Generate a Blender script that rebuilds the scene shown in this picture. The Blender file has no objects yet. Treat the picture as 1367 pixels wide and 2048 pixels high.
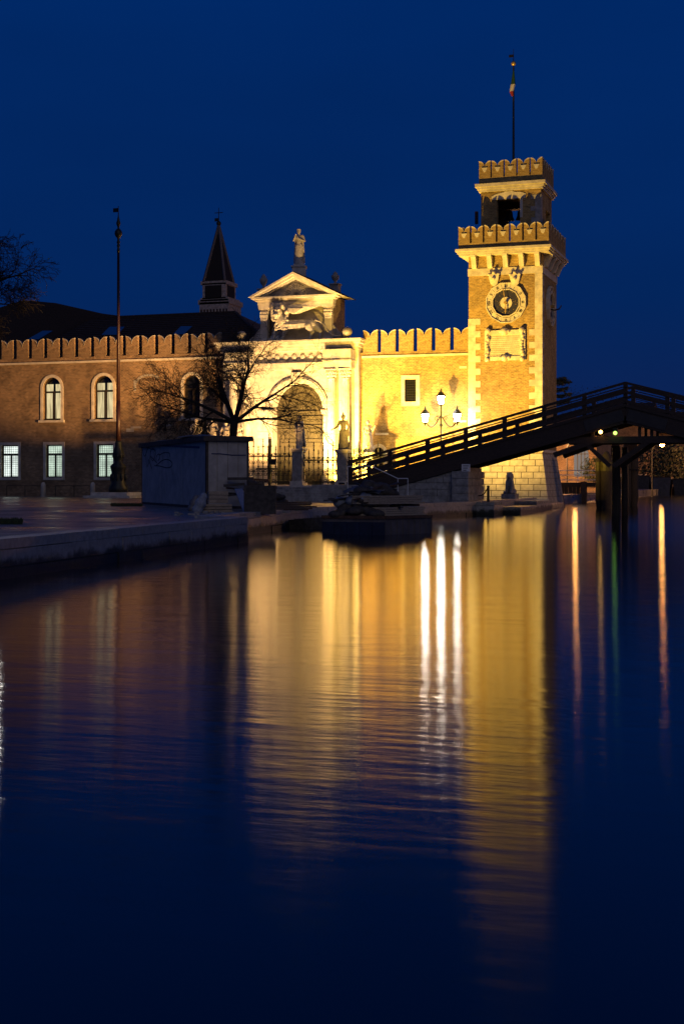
import bpy, bmesh, math, random
from mathutils import Vector, Matrix, Euler
from mathutils.geometry import tessellate_polygon
random.seed(7)
R = random.Random(11)
sc = bpy.context.scene
COL = sc.collection
rad = math.radians

# ---------------------------------------------------------------- camera
TH = rad(18.6); FPX = 2750.0; HOR = 960.0
CX, CY, CZ = 125*math.sin(TH), -125*math.cos(TH), 2.5
cam = bpy.data.cameras.new('camera'); camo = bpy.data.objects.new('camera', cam); COL.objects.link(camo)
camo.location = (CX, CY, CZ); camo.rotation_euler = (rad(90), 0, TH)
cam.sensor_fit = 'VERTICAL'; cam.sensor_height = 36.0; cam.lens = 36.0*FPX/2048.0
cam.shift_y = -(1024.0-HOR)/2048.0
cam.clip_start = 0.5; cam.clip_end = 6000
sc.camera = camo
# ---------------------------------------------------------------- sky (blue hour) and exposure
w = bpy.data.worlds.new("World"); sc.world = w; w.use_nodes = True
nt = w.node_tree; nt.nodes.clear()
out = nt.nodes.new('ShaderNodeOutputWorld'); bg = nt.nodes.new('ShaderNodeBackground')
sky = nt.nodes.new('ShaderNodeTexSky'); sky.sky_type = 'NISHITA'; sky.sun_disc = False
sky.sun_elevation = rad(-4.5); sky.sun_rotation = rad(146)
sky.air_density = 1.0; sky.dust_density = 0.3; sky.ozone_density = 4.0
SKY_TINT = (0.02, 0.34, 1.0)
tc = nt.nodes.new('ShaderNodeTexCoord'); sep = nt.nodes.new('ShaderNodeSeparateXYZ')
ramp = nt.nodes.new('ShaderNodeValToRGB')
e = ramp.color_ramp.elements
e[0].position = 0.0; e[0].color = (0.0035, 0.0105, 0.058, 1)
e[1].position = 1.0; e[1].color = (0.0006, 0.009, 0.060, 1)
for p_, c_ in ((0.04, (0.0040, 0.0165, 0.088, 1)), (0.13, (0.0010, 0.0190, 0.108, 1)), (0.36, (0.0002, 0.0215, 0.132, 1)), (0.6, (0.0004, 0.0180, 0.112, 1))):
    x_ = e.new(p_); x_.color = c_
mixs = nt.nodes.new('ShaderNodeMix'); mixs.data_type = 'RGBA'; mixs.blend_type = 'ADD'; mixs.inputs[0].default_value = 0.002
nt.links.new(tc.outputs['Generated'], sep.inputs[0]); nt.links.new(sep.outputs['Z'], ramp.inputs[0])
nt.links.new(ramp.outputs[0], mixs.inputs[6]); nt.links.new(sky.outputs[0], mixs.inputs[7])
nt.links.new(mixs.outputs[2], bg.inputs[0])
cn = nt.nodes.new('ShaderNodeTexNoise'); cn.inputs['Scale'].default_value = 2.2; cn.inputs['Detail'].default_value = 4; cm = nt.nodes.new('ShaderNodeMapping'); cm.inputs['Scale'].default_value = (1,1,3.5)
cr2 = nt.nodes.new('ShaderNodeMapRange'); cr2.inputs[1].default_value = 0.3; cr2.inputs[2].default_value = 0.7; cr2.inputs[3].default_value = 0.90; cr2.inputs[4].default_value = 1.08
nt.links.new(tc.outputs['Generated'], cm.inputs[0]); nt.links.new(cm.outputs[0], cn.inputs[0]); nt.links.new(cn.outputs[0], cr2.inputs[0]); nt.links.new(cr2.outputs[0], bg.inputs[1])
nt.links.new(bg.outputs[0], out.inputs[0])
sl_ = bpy.data.lights.new('faint_afterglow', 'SUN'); sl_.energy = 0.19; sl_.angle = rad(40); sl_.color = (1.0, 0.88, 0.76)
so_ = bpy.data.objects.new('faint_afterglow', sl_); COL.objects.link(so_); so_.rotation_euler = (rad(62), 0, rad(31))
sc.view_settings.view_transform = 'Standard'; sc.view_settings.look = 'None'
sc.view_settings.exposure = 0.0; sc.view_settings.gamma = 1.0
sc.cycles.use_denoising = True
sc.cycles.sample_clamp_indirect = 6.0
sc.cycles.sample_clamp_direct = 0
sc.cycles.max_bounces = 6; sc.cycles.diffuse_bounces = 2; sc.cycles.glossy_bounces = 3
sc.cycles.caustics_reflective = False; sc.cycles.caustics_refractive = False

# ---------------------------------------------------------------- helpers
def ray(px, py):
    a = (px-683.5)/FPX; b = (HOR-py)/FPX
    return (a*math.cos(TH)-math.sin(TH), a*math.sin(TH)+math.cos(TH), b)
def P(px, py, y=0.0):
    d = ray(px, py); t = (y-CY)/d[1]; return CX+d[0]*t, CZ+d[2]*t
def G(px, py, z=0.9):
    d = ray(px, py); t = (z-CZ)/d[2]; return CX+d[0]*t, CY+d[1]*t

def tag(o, label, cat=None, group=None, kind=None):
    if label: o['label'] = label
    if cat: o['category'] = cat
    if group: o['group'] = group
    if kind: o['kind'] = kind
    return o
def thing(name, label, cat, loc, group=None, rz=0.0):
    o = bpy.data.objects.new(name, None); COL.objects.link(o); o.empty_display_size = 0.3
    o.location = loc; o.rotation_euler = (0, 0, rz)
    return tag(o, label, cat, group)
def origin_of(p):
    v = Vector((0, 0, 0))
    while p is not None:
        v += p.location; p = p.parent
    return v
class MB:
    def __init__(s): s.v = []; s.f = []
    def add(s, vs, fs):
        n = len(s.v); s.v += [tuple(a) for a in vs]; s.f += [tuple(i+n for i in f) for f in fs]
    def box(s, x0, x1, y0, y1, z0, z1):
        s.add([(x0,y0,z0),(x1,y0,z0),(x1,y1,z0),(x0,y1,z0),(x0,y0,z1),(x1,y0,z1),(x1,y1,z1),(x0,y1,z1)],
              [(0,3,2,1),(4,5,6,7),(0,1,5,4),(1,2,6,5),(2,3,7,6),(3,0,4,7)])
        return s
    def hexa(s, b, t):   # bottom 4 and top 4 points, counter-clockwise seen from above
        s.add(list(b)+list(t), [(0,3,2,1),(4,5,6,7),(0,1,5,4),(1,2,6,5),(2,3,7,6),(3,0,4,7)]); return s
    def prism(s, pts, y0, y1):   # pts (x,z) closed outline, extruded along y
        n = len(pts)
        vs = [(x,y0,z) for x,z in pts]+[(x,y1,z) for x,z in pts]
        tri = tessellate_polygon([[Vector((x,z,0)) for x,z in pts]])
        fs = [tuple(t) for t in tri]+[tuple(i+n for i in reversed(t)) for t in tri]
        fs += [(i,(i+1)%n,(i+1)%n+n,i+n) for i in range(n)]
        s.add(vs, fs); return s
    def prismx(s, pts, x0, x1):  # pts (y,z)
        n = len(pts)
        vs = [(x0,y,z) for y,z in pts]+[(x1,y,z) for y,z in pts]
        tri = tessellate_polygon([[Vector((x,z,0)) for x,z in pts]])
        fs = [tuple(t) for t in tri]+[tuple(i+n for i in reversed(t)) for t in tri]
        fs += [(i,(i+1)%n,(i+1)%n+n,i+n) for i in range(n)]
        s.add(vs, fs); return s
    def prismz(s, pts, z0, z1):  # pts (x,y)
        n = len(pts)
        vs = [(x,y,z0) for x,y in pts]+[(x,y,z1) for x,y in pts]
        tri = tessellate_polygon([[Vector((x,y,0)) for x,y in pts]])
        fs = [tuple(t) for t in tri]+[tuple(i+n for i in reversed(t)) for t in tri]
        fs += [(i,(i+1)%n,(i+1)%n+n,i+n) for i in range(n)]
        s.add(vs, fs); return s
    def tube(s, p0, p1, r0, r1=None, n=6, cap=True):
        r1 = r0 if r1 is None else r1
        p0 = Vector(p0); p1 = Vector(p1); d = (p1-p0)
        if d.length < 1e-6: return s
        d.normalize(); a = d.orthogonal().normalized(); b = d.cross(a)
        vs = []
        for p, r in ((p0,r0),(p1,r1)):
            for i in range(n):
                t = 2*math.pi*i/n; vs.append(p+a*math.cos(t)*r+b*math.sin(t)*r)
        fs = [(i,(i+1)%n,(i+1)%n+n,i+n) for i in range(n)]
        if cap: fs += [tuple(range(n))[::-1], tuple(range(n,2*n))]
        s.add(vs, fs); return s
    def path(s, pts, r, n=6):
        for i in range(len(pts)-1): s.tube(pts[i], pts[i+1], r, r, n)
        return s
    def lathe(s, prof, c=(0,0,0), n=16, sx=1.0, sy=1.0):  # prof (r,z)
        vs = []; fs = []
        for r, z in prof:
            for i in range(n):
                t = 2*math.pi*i/n; vs.append((c[0]+r*sx*math.cos(t), c[1]+r*sy*math.sin(t), c[2]+z))
        for k in range(len(prof)-1):
            for i in range(n):
                j = (i+1)%n; fs.append((k*n+i,k*n+j,(k+1)*n+j,(k+1)*n+i))
        fs += [tuple(range(n))[::-1], tuple(range((len(prof)-1)*n, len(prof)*n))]
        s.add(vs, fs); return s
    def ball(s, c, r, n=10, sx=1, sy=1, sz=1):
        prof = [(math.sin(math.pi*k/(n//2+2))*r, -math.cos(math.pi*k/(n//2+2))*r*sz) for k in range(n//2+3)]
        prof[0] = (0.001, prof[0][1]); prof[-1] = (0.001, prof[-1][1])
        return s.lathe(prof, c, n, sx, sy)
    def beam(s, p0, p1, wy, hz):   # rectangular bar from p0 to p1 (any direction), wy horizontal thickness, hz vertical thickness
        p0 = Vector(p0); p1 = Vector(p1); d = (p1-p0).normalized()
        up = Vector((0,0,1)) if abs(d.z) < 0.98 else Vector((0,1,0))
        a = d.cross(up).normalized(); b = a.cross(d).normalized()
        q = [(-1,-1),(1,-1),(1,1),(-1,1)]
        vs = [p0+a*(i*wy/2)+b*(j*hz/2) for i,j in q]+[p1+a*(i*wy/2)+b*(j*hz/2) for i,j in q]
        s.add(vs, [(0,3,2,1),(4,5,6,7),(0,1,5,4),(1,2,6,5),(2,3,7,6),(3,0,4,7)]); return s
    def mesh(s, name, mat, smooth=False, off=(0,0,0), fix=True):
        me = bpy.data.meshes.new(name)
        me.from_pydata([(a[0]-off[0],a[1]-off[1],a[2]-off[2]) for a in s.v], [], s.f)
        if fix:
            bm = bmesh.new(); bm.from_mesh(me); bmesh.ops.recalc_face_normals(bm, faces=bm.faces); bm.to_mesh(me); bm.free()
        if mat: me.materials.append(mat)
        if smooth:
            for p in me.polygons: p.use_smooth = True
        me.update(); return me
    def build(s, name, mat, parent=None, smooth=False, label=None, fix=True):
        off = origin_of(parent)
        o = bpy.data.objects.new(name, s.mesh(name, mat, smooth, off, fix)); COL.objects.link(o)
        if parent is not None: o.parent = parent
        if label: o['label'] = label
        return o
def inst(me, name, parent, loc, rz=0.0, scale=None, label=None):
    o = bpy.data.objects.new(name, me); COL.objects.link(o)
    o.parent = parent; o.location = Vector(loc)-origin_of(parent); o.rotation_euler = (0,0,rz)
    if scale: o.scale = scale
    if label: o['label'] = label
    return o
def copy_tree(o, parent=None):
    c = o.copy(); COL.objects.link(c); c.parent = parent
    for ch in list(o.children): copy_tree(ch, c)
    return c
def clip_poly(pts, a, b):     # keep the part of polygon (x,z) with z <= a + b*x
    res = []
    for i in range(len(pts)):
        p, q = pts[i], pts[(i+1)%len(pts)]
        dp = a+b*p[0]-p[1]; dq = a+b*q[0]-q[1]
        if dp >= 0: res.append(p)
        if (dp >= 0) != (dq >= 0):
            t = dp/(dp-dq); res.append((p[0]+(q[0]-p[0])*t, p[1]+(q[1]-p[1])*t))
    return res
def wall_holes(mb, outer, holes, y, depth):
    loops = [outer]+holes
    tri = tessellate_polygon([[Vector((x,z,0)) for x,z in l] for l in loops])
    flat = [p for l in loops for p in l]
    mb.add([(x,y,z) for x,z in flat], [tuple(t) for t in tri])
    for l in holes:
        n = len(l); mb.add([(x,y,z) for x,z in l]+[(x,y+depth,z) for x,z in l], [(i,(i+1)%n,(i+1)%n+n,i+n) for i in range(n)])
def arch_pts(x0, x1, z0, zs, n=12, rise=None):  # opening outline: rectangle with an arched top
    r = (x1-x0)/2; rise = r if rise is None else rise; c = (x0+x1)/2
    return [(x0,z0),(x1,z0)]+[(c+r*math.cos(math.pi*k/n), zs+rise*math.sin(math.pi*k/n)) for k in range(n+1)]
def ring_pts(a, b):  # two outlines with equal counts to a band
    return a, b
def band(mb, A, B, y0, y1, closed=False):  # solid band between outline A (outer) and B (inner), (x,z)
    n = len(A); rng = range(n if closed else n-1)
    for i in rng:
        j = (i+1)%n
        mb.add([(A[i][0],y0,A[i][1]),(A[j][0],y0,A[j][1]),(B[j][0],y0,B[j][1]),(B[i][0],y0,B[i][1]),
                (A[i][0],y1,A[i][1]),(A[j][0],y1,A[j][1]),(B[j][0],y1,B[j][1]),(B[i][0],y1,B[i][1])],
               [(0,1,2,3),(7,6,5,4),(0,4,5,1),(3,2,6,7),(0,3,7,4),(1,5,6,2)])

# ---------------------------------------------------------------- materials
MATS = {}
def mat(name, base, rough=0.8, metal=0.0, noise=0.0, nscale=3.0, bump=0.0, bscale=20.0, base2=None, spec=None, stretch=(1,1,1)):
    m = bpy.data.materials.new(name); m.use_nodes = True; MATS[name] = m
    n = m.node_tree; b = n.nodes['Principled BSDF']
    b.inputs['Roughness'].default_value = rough; b.inputs['Metallic'].default_value = metal
    if spec is not None: b.inputs['Specular IOR Level'].default_value = spec
    b.inputs['Base Color'].default_value = (*base, 1)
    t = n.nodes.new('ShaderNodeTexCoord'); mp = n.nodes.new('ShaderNodeMapping'); mp.inputs['Scale'].default_value = stretch
    n.links.new(t.outputs['Object'], mp.inputs[0])
    if noise > 0 or base2:
        c2 = base2 or tuple(max(0, c*(1-noise)) for c in base)
        tx = n.nodes.new('ShaderNodeTexNoise'); tx.inputs['Scale'].default_value = nscale; tx.inputs['Detail'].default_value = 6; tx.inputs['Roughness'].default_value = 0.65
        r = n.nodes.new('ShaderNodeValToRGB'); r.color_ramp.elements[0].position = 0.36; r.color_ramp.elements[1].position = 0.64
        r.color_ramp.elements[0].color = (*c2, 1); r.color_ramp.elements[1].color = (*base, 1)
        n.links.new(mp.outputs[0], tx.inputs[0]); n.links.new(tx.outputs[0], r.inputs[0]); n.links.new(r.outputs[0], b.inputs['Base Color'])
    if bump > 0:
        tx2 = n.nodes.new('ShaderNodeTexNoise'); tx2.inputs['Scale'].default_value = bscale; tx2.inputs['Detail'].default_value = 5
        bp = n.nodes.new('ShaderNodeBump'); bp.inputs['Strength'].default_value = bump; bp.inputs['Distance'].default_value = 0.05
        n.links.new(mp.outputs[0], tx2.inputs[0]); n.links.new(tx2.outputs[0], bp.inputs['Height']); n.links.new(bp.outputs[0], b.inputs['Normal'])
    return m
def emis(name, col, strength):
    m = bpy.data.materials.new(name); m.use_nodes = True; n = m.node_tree; n.nodes.clear()
    o = n.nodes.new('ShaderNodeOutputMaterial'); e = n.nodes.new('ShaderNodeEmission')
    e.inputs[0].default_value = (*col, 1); e.inputs[1].default_value = strength; n.links.new(e.outputs[0], o.inputs[0])
    return m
def brick_mat(name, c1, c2, mortar, mott=0.5, patch=(0.30,0.24,0.17)):
    m = bpy.data.materials.new(name); m.use_nodes = True; n = m.node_tree; L = n.links; b = n.nodes['Principled BSDF']
    b.inputs['Roughness'].default_value = 0.9
    t = n.nodes.new('ShaderNodeTexCoord'); s = n.nodes.new('ShaderNodeSeparateXYZ'); ad = n.nodes.new('ShaderNodeMath'); cb = n.nodes.new('ShaderNodeCombineXYZ')
    L.new(t.outputs['Object'], s.inputs[0]); L.new(s.outputs[0], ad.inputs[0]); L.new(s.outputs[1], ad.inputs[1])
    L.new(ad.outputs[0], cb.inputs[0]); L.new(s.outputs[2], cb.inputs[1])
    bt = n.nodes.new('ShaderNodeTexBrick'); bt.inputs['Scale'].default_value = 1.0
    bt.inputs['Brick Width'].default_value = 0.30; bt.inputs['Row Height'].default_value = 0.13; bt.inputs['Mortar Size'].default_value = 0.016; bt.inputs['Mortar Smooth'].default_value = 0.2
    bt.inputs['Color1'].default_value = (*c1,1); bt.inputs['Color2'].default_value = (*c2,1); bt.inputs['Mortar'].default_value = (*mortar,1)
    L.new(cb.outputs[0], bt.inputs['Vector'])
    nz = n.nodes.new('ShaderNodeTexNoise'); nz.inputs['Scale'].default_value = 0.45; nz.inputs['Detail'].default_value = 8; nz.inputs['Roughness'].default_value = 0.7
    L.new(t.outputs['Object'], nz.inputs[0])
    mr = n.nodes.new('ShaderNodeMapRange'); mr.inputs[1].default_value = 0.3; mr.inputs[2].default_value = 0.7; mr.inputs[3].default_value = 1-mott; mr.inputs[4].default_value = 1.15
    L.new(nz.outputs[0], mr.inputs[0])
    nf = n.nodes.new('ShaderNodeTexNoise'); nf.inputs['Scale'].default_value = 3.2; nf.inputs['Detail'].default_value = 7; nf.inputs['Roughness'].default_value = 0.8
    mpf = n.nodes.new('ShaderNodeMapping'); mpf.inputs['Scale'].default_value = (0.8,0.8,2.6); L.new(t.outputs['Object'], mpf.inputs[0]); L.new(mpf.outputs[0], nf.inputs[0])
    mf = n.nodes.new('ShaderNodeMapRange'); mf.inputs[1].default_value = 0.34; mf.inputs[2].default_value = 0.66; mf.inputs[3].default_value = 0.45; mf.inputs[4].default_value = 1.35; L.new(nf.outputs[0], mf.inputs[0])
    mm = n.nodes.new('ShaderNodeMath'); mm.operation = 'MULTIPLY'; L.new(mr.outputs[0], mm.inputs[0]); L.new(mf.outputs[0], mm.inputs[1])
    mx = n.nodes.new('ShaderNodeMix'); mx.data_type = 'RGBA'; mx.blend_type = 'MULTIPLY'; mx.inputs[0].default_value = 1.0
    L.new(bt.outputs[0], mx.inputs[6]); L.new(mm.outputs[0], mx.inputs[7])
    # flat plaster or efflorescence patches
    n2 = n.nodes.new('ShaderNodeTexNoise'); n2.inputs['Scale'].default_value = 1.7; n2.inputs['Detail'].default_value = 9; n2.inputs['Roughness'].default_value = 0.75
    mp2 = n.nodes.new('ShaderNodeMapping'); mp2.inputs['Scale'].default_value = (0.6,0.6,2.2)
    L.new(t.outputs['Object'], mp2.inputs[0]); L.new(mp2.outputs[0], n2.inputs[0])
    r2 = n.nodes.new('ShaderNodeMapRange'); r2.inputs[1].default_value = 0.58; r2.inputs[2].default_value = 0.70; r2.inputs[3].default_value = 0; r2.inputs[4].default_value = 0.55
    L.new(n2.outputs[0], r2.inputs[0])
    m3 = n.nodes.new('ShaderNodeMix'); m3.data_type = 'RGBA'; m3.inputs[7].default_value = (*patch,1)
    L.new(r2.outputs[0], m3.inputs[0]); L.new(mx.outputs[2], m3.inputs[6]); L.new(m3.outputs[2], b.inputs['Base Color'])
    bp = n.nodes.new('ShaderNodeBump'); bp.inputs['Strength'].default_value = 0.5; bp.inputs['Distance'].default_value = 0.03
    n3 = n.nodes.new('ShaderNodeTexNoise'); n3.inputs['Scale'].default_value = 6; n3.inputs['Detail'].default_value = 6
    mp3 = n.nodes.new('ShaderNodeMapping'); mp3.inputs['Scale'].default_value = (0.6,0.6,2.5)
    L.new(t.outputs['Object'], mp3.inputs[0]); L.new(mp3.outputs[0], n3.inputs[0]); L.new(n3.outputs[0], bp.inputs['Height']); L.new(bp.outputs[0], b.inputs['Normal'])
    return m
M_brick = brick_mat('venetian brick', (0.33,0.20,0.10), (0.18,0.105,0.055), (0.42,0.34,0.23), 0.62)
M_brick2 = brick_mat('tower brick', (0.45,0.30,0.10), (0.28,0.18,0.06), (0.45,0.36,0.19), 0.50, (0.47,0.37,0.20))
M_stone = mat('istrian stone', (0.62,0.58,0.50), 0.75, noise=0.35, nscale=1.6, bump=0.3, bscale=8)
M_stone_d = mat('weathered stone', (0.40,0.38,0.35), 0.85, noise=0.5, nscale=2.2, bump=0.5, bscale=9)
M_marble = mat('statue marble', (0.55,0.52,0.46), 0.7, noise=0.45, nscale=4, bump=0.4, bscale=14)
M_marble_shade = mat('shaded statue marble', (0.20,0.18,0.15), 0.8, noise=0.5, nscale=4, bump=0.4, bscale=14)  # darkened copy of the statue marble, backlit shade put into the colour
M_iron = mat('wrought iron', (0.02,0.02,0.022), 0.5, metal=0.6)
M_bronze = mat('dark bronze', (0.02,0.026,0.022), 0.5, metal=0.3, noise=0.4, nscale=6)
M_wood = mat('bridge timber', (0.055,0.034,0.025), 0.75, noise=0.5, nscale=5, bump=0.3, bscale=12, stretch=(1,4,4))
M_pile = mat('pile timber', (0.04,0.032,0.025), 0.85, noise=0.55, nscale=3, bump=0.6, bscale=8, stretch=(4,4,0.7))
M_plank = mat('sawn plank timber', (0.46,0.36,0.26), 0.8, noise=0.4, nscale=4, bump=0.2, stretch=(1,5,5))
M_tile = mat('roof tiles', (0.055,0.034,0.028), 0.9, noise=0.6, nscale=6, bump=0.8, bscale=7)
M_dtile = mat('silhouette dark tiles', (0.014,0.012,0.012), 0.9, noise=0.5, nscale=4)  # tile colour darkened so the far spire reads as an unlit silhouette
M_lead = mat('lead sheet', (0.10,0.10,0.11), 0.6, noise=0.3, nscale=3)
M_door = mat('bronze door', (0.065,0.055,0.028), 0.6, metal=0.1, noise=0.4, nscale=3)
M_clock = mat('dark blue enamel', (0.02,0.022,0.045), 0.5)
M_gold = mat('gilded metal', (0.55,0.38,0.12), 0.4, metal=0.6)
M_ink = mat('dark numeral paint', (0.02,0.018,0.015), 0.8)
M_darkwin = mat('dark window glass', (0.01,0.012,0.015), 0.12)
M_shutter = mat('dark sash wood', (0.018,0.013,0.010), 0.7)
M_pole = mat('red painted mast', (0.025,0.007,0.006), 0.5, noise=0.3, nscale=4)
M_shed = mat('grey shed panel', (0.52,0.47,0.42), 0.7, noise=0.35, nscale=1.1, bump=0.2, bscale=4)
M_shed2 = mat('rusty metal roofing', (0.10,0.075,0.06), 0.8, noise=0.6, nscale=4, bump=0.5)
M_scrap = mat('dark scrap', (0.085,0.07,0.06), 0.8, noise=0.6, nscale=4, bump=0.6)
M_tarp = mat('pale tarpaulin', (0.16,0.15,0.16), 0.5, noise=0.3, nscale=3, bump=0.7, bscale=5)
M_hullb = mat('blue hull paint', (0.012,0.018,0.05), 0.5, noise=0.6, nscale=2)
M_hullg = mat('grey hull steel', (0.13,0.11,0.11), 0.6, noise=0.5, nscale=1.5, bump=0.3)
M_rust = mat('rusty steel', (0.12,0.06,0.035), 0.8, noise=0.6, nscale=3)
M_sack = mat('pale woven sack', (0.30,0.33,0.40), 0.8, noise=0.3, nscale=12, bump=0.6, bscale=25)
M_bark = mat('dark bark', (0.014,0.011,0.009), 0.9, noise=0.5, nscale=8, bump=0.5)
M_leaf = mat('evergreen leaf', (0.035,0.05,0.02), 0.7, noise=0.5, nscale=4)
M_grass = mat('grass', (0.035,0.055,0.02), 0.9, noise=0.5, nscale=9)
M_fog = mat('haze-tinted foliage', (0.03,0.035,0.05), 0.9)  # leaf colour shifted to blue, standing in for distance haze
M_plate = mat('dark cover sheet', (0.04,0.035,0.035), 0.7, noise=0.3)
M_white = mat('white painted rail', (0.75,0.73,0.70), 0.5)
M_yellow = mat('yellow reflective band', (0.07,0.065,0.008), 0.6, noise=0.5, nscale=4)
M_paint = mat('black graffiti paint', (0.012,0.012,0.014), 0.6)
M_blue = mat('blue graffiti paint', (0.015,0.02,0.09), 0.6)
M_curtain = emis('curtain glow', (1.0,0.80,0.42), 0.72)
def folds(m, lo, hi, scale, stretch):
    n = m.node_tree; e_ = [x for x in n.nodes if x.type == 'EMISSION'][0]; t = n.nodes.new('ShaderNodeTexCoord'); mp = n.nodes.new('ShaderNodeMapping'); mp.inputs['Scale'].default_value = stretch
    z = n.nodes.new('ShaderNodeTexNoise'); z.inputs['Scale'].default_value = scale; z.inputs['Detail'].default_value = 3; r = n.nodes.new('ShaderNodeMapRange'); r.inputs[1].default_value = 0.3; r.inputs[2].default_value = 0.7; r.inputs[3].default_value = lo; r.inputs[4].default_value = hi
    n.links.new(t.outputs['Object'], mp.inputs[0]); n.links.new(mp.outputs[0], z.inputs[0]); n.links.new(z.outputs[0], r.inputs[0]); n.links.new(r.outputs[0], e_.inputs[1])
folds(M_curtain, 0.32, 1.0, 5.0, (1.6,1,0.12))
M_cool = emis('office pane glow', (0.80,1.0,0.82), 0.78)
M_coolw = emis('bright office pane glow', (0.86,0.97,0.90), 1.15)
folds(M_cool, 0.5, 0.95, 1.2, (1,1,1)); folds(M_coolw, 0.7, 1.4, 1.0, (1,1,1))
M_lampw = emis("white lantern glow", (1.0,0.93,0.80), 95)
M_lampo = emis('sodium lamp glow', (1.0,0.40,0.09), 75)
M_green = emis('green lamp glow', (0.45,1.0,0.12), 3)
M_orange = emis('orange lamp glow', (1.0,0.50,0.10), 12)

# paving: large worn slabs
def paving():
    m = bpy.data.materials.new('trachyte paving'); m.use_nodes = True; n = m.node_tree; L = n.links; b = n.nodes['Principled BSDF']
    t = n.nodes.new('ShaderNodeTexCoord'); bt = n.nodes.new('ShaderNodeTexBrick'); bt.inputs['Scale'].default_value = 1
    bt.inputs['Brick Width'].default_value = 1.1; bt.inputs['Row Height'].default_value = 0.55; bt.inputs['Mortar Size'].default_value = 0.02
    bt.inputs['Color1'].default_value = (0.20,0.19,0.19,1); bt.inputs['Color2'].default_value = (0.13,0.125,0.13,1); bt.inputs['Mortar'].default_value = (0.05,0.05,0.05,1)
    L.new(t.outputs['Object'], bt.inputs['Vector'])
    nz = n.nodes.new('ShaderNodeTexNoise'); nz.inputs['Scale'].default_value = 0.35; nz.inputs['Detail'].default_value = 8; nz.inputs['Roughness'].default_value = 0.7; L.new(t.outputs['Object'], nz.inputs[0])
    mr = n.nodes.new('ShaderNodeMapRange'); mr.inputs[1].default_value = 0.35; mr.inputs[2].default_value = 0.65; mr.inputs[3].default_value = 0.18; mr.inputs[4].default_value = 0.6
    L.new(nz.outputs[0], mr.inputs[0]); L.new(mr.outputs[0], b.inputs['Roughness'])
    mx = n.nodes.new('ShaderNodeMix'); mx.data_type = 'RGBA'; mx.blend_type = 'MULTIPLY'; mx.inputs[0].default_value = 0.6
    L.new(bt.outputs[0], mx.inputs[6]); L.new(nz.outputs[0], mx.inputs[7]); L.new(mx.outputs[2], b.inputs['Base Color'])
    bp = n.nodes.new('ShaderNodeBump'); bp.inputs['Strength'].default_value = 0.6; bp.inputs['Distance'].default_value = 0.04
    n2 = n.nodes.new('ShaderNodeTexNoise'); n2.inputs['Scale'].default_value = 2.5; n2.inputs['Detail'].default_value = 4; L.new(t.outputs['Object'], n2.inputs[0])
    L.new(n2.outputs[0], bp.inputs['Height']); L.new(bp.outputs[0], b.inputs['Normal'])
    return m
M_pave = paving()
# quay stone with weed and slime on the tide band
def quay_mat():
    m = bpy.data.materials.new('quay stone'); m.use_nodes = True; n = m.node_tree; L = n.links; b = n.nodes['Principled BSDF']
    g = n.nodes.new('ShaderNodeNewGeometry'); s = n.nodes.new('ShaderNodeSeparateXYZ'); L.new(g.outputs['Position'], s.inputs[0])
    nz = n.nodes.new('ShaderNodeTexNoise'); nz.inputs['Scale'].default_value = 1.6; nz.inputs['Detail'].default_value = 8; nz.inputs['Roughness'].default_value = 0.7; L.new(g.outputs['Position'], nz.inputs[0])
    ad = n.nodes.new('ShaderNodeMath'); ad.operation = 'MULTIPLY_ADD'; ad.inputs[1].default_value = 0.9; L.new(nz.outputs[0], ad.inputs[0]); L.new(s.outputs[2], ad.inputs[2])
    r = n.nodes.new('ShaderNodeValToRGB'); mr = n.nodes.new('ShaderNodeMapRange'); mr.inputs[1].default_value = 0; mr.inputs[2].default_value = 1.8
    L.new(ad.outputs[0], mr.inputs[0]); L.new(mr.outputs[0], r.inputs[0])
    e = r.color_ramp.elements; e[0].position = 0.34; e[0].color = (0.010,0.013,0.008,1); e[1].position = 0.54; e[1].color = (0.40,0.38,0.36,1)
    x = e.new(0.44); x.color = (0.05,0.05,0.035,1)
    n2 = n.nodes.new('ShaderNodeTexNoise'); n2.inputs['Scale'].default_value = 5; n2.inputs['Detail'].default_value = 8; n2.inputs['Roughness'].default_value = 0.7; L.new(g.outputs['Position'], n2.inputs[0])
    m2 = n.nodes.new('ShaderNodeMapRange'); m2.inputs[1].default_value = 0.3; m2.inputs[2].default_value = 0.7; m2.inputs[3].default_value = 0.55; m2.inputs[4].default_value = 1.1; L.new(n2.outputs[0], m2.inputs[0])
    mx = n.nodes.new('ShaderNodeMix'); mx.data_type = 'RGBA'; mx.blend_type = 'MULTIPLY'; mx.inputs[0].default_value = 1; L.new(r.outputs[0], mx.inputs[6]); L.new(m2.outputs[0], mx.inputs[7])
    L.new(mx.outputs[2], b.inputs['Base Color']); b.inputs['Roughness'].default_value = 0.42
    bp = n.nodes.new('ShaderNodeBump'); bp.inputs['Strength'].default_value = 0.6; bp.inputs['Distance'].default_value = 0.05; L.new(n2.outputs[0], bp.inputs['Height']); L.new(bp.outputs[0], b.inputs['Normal'])
    return m
M_quay = quay_mat()
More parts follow.
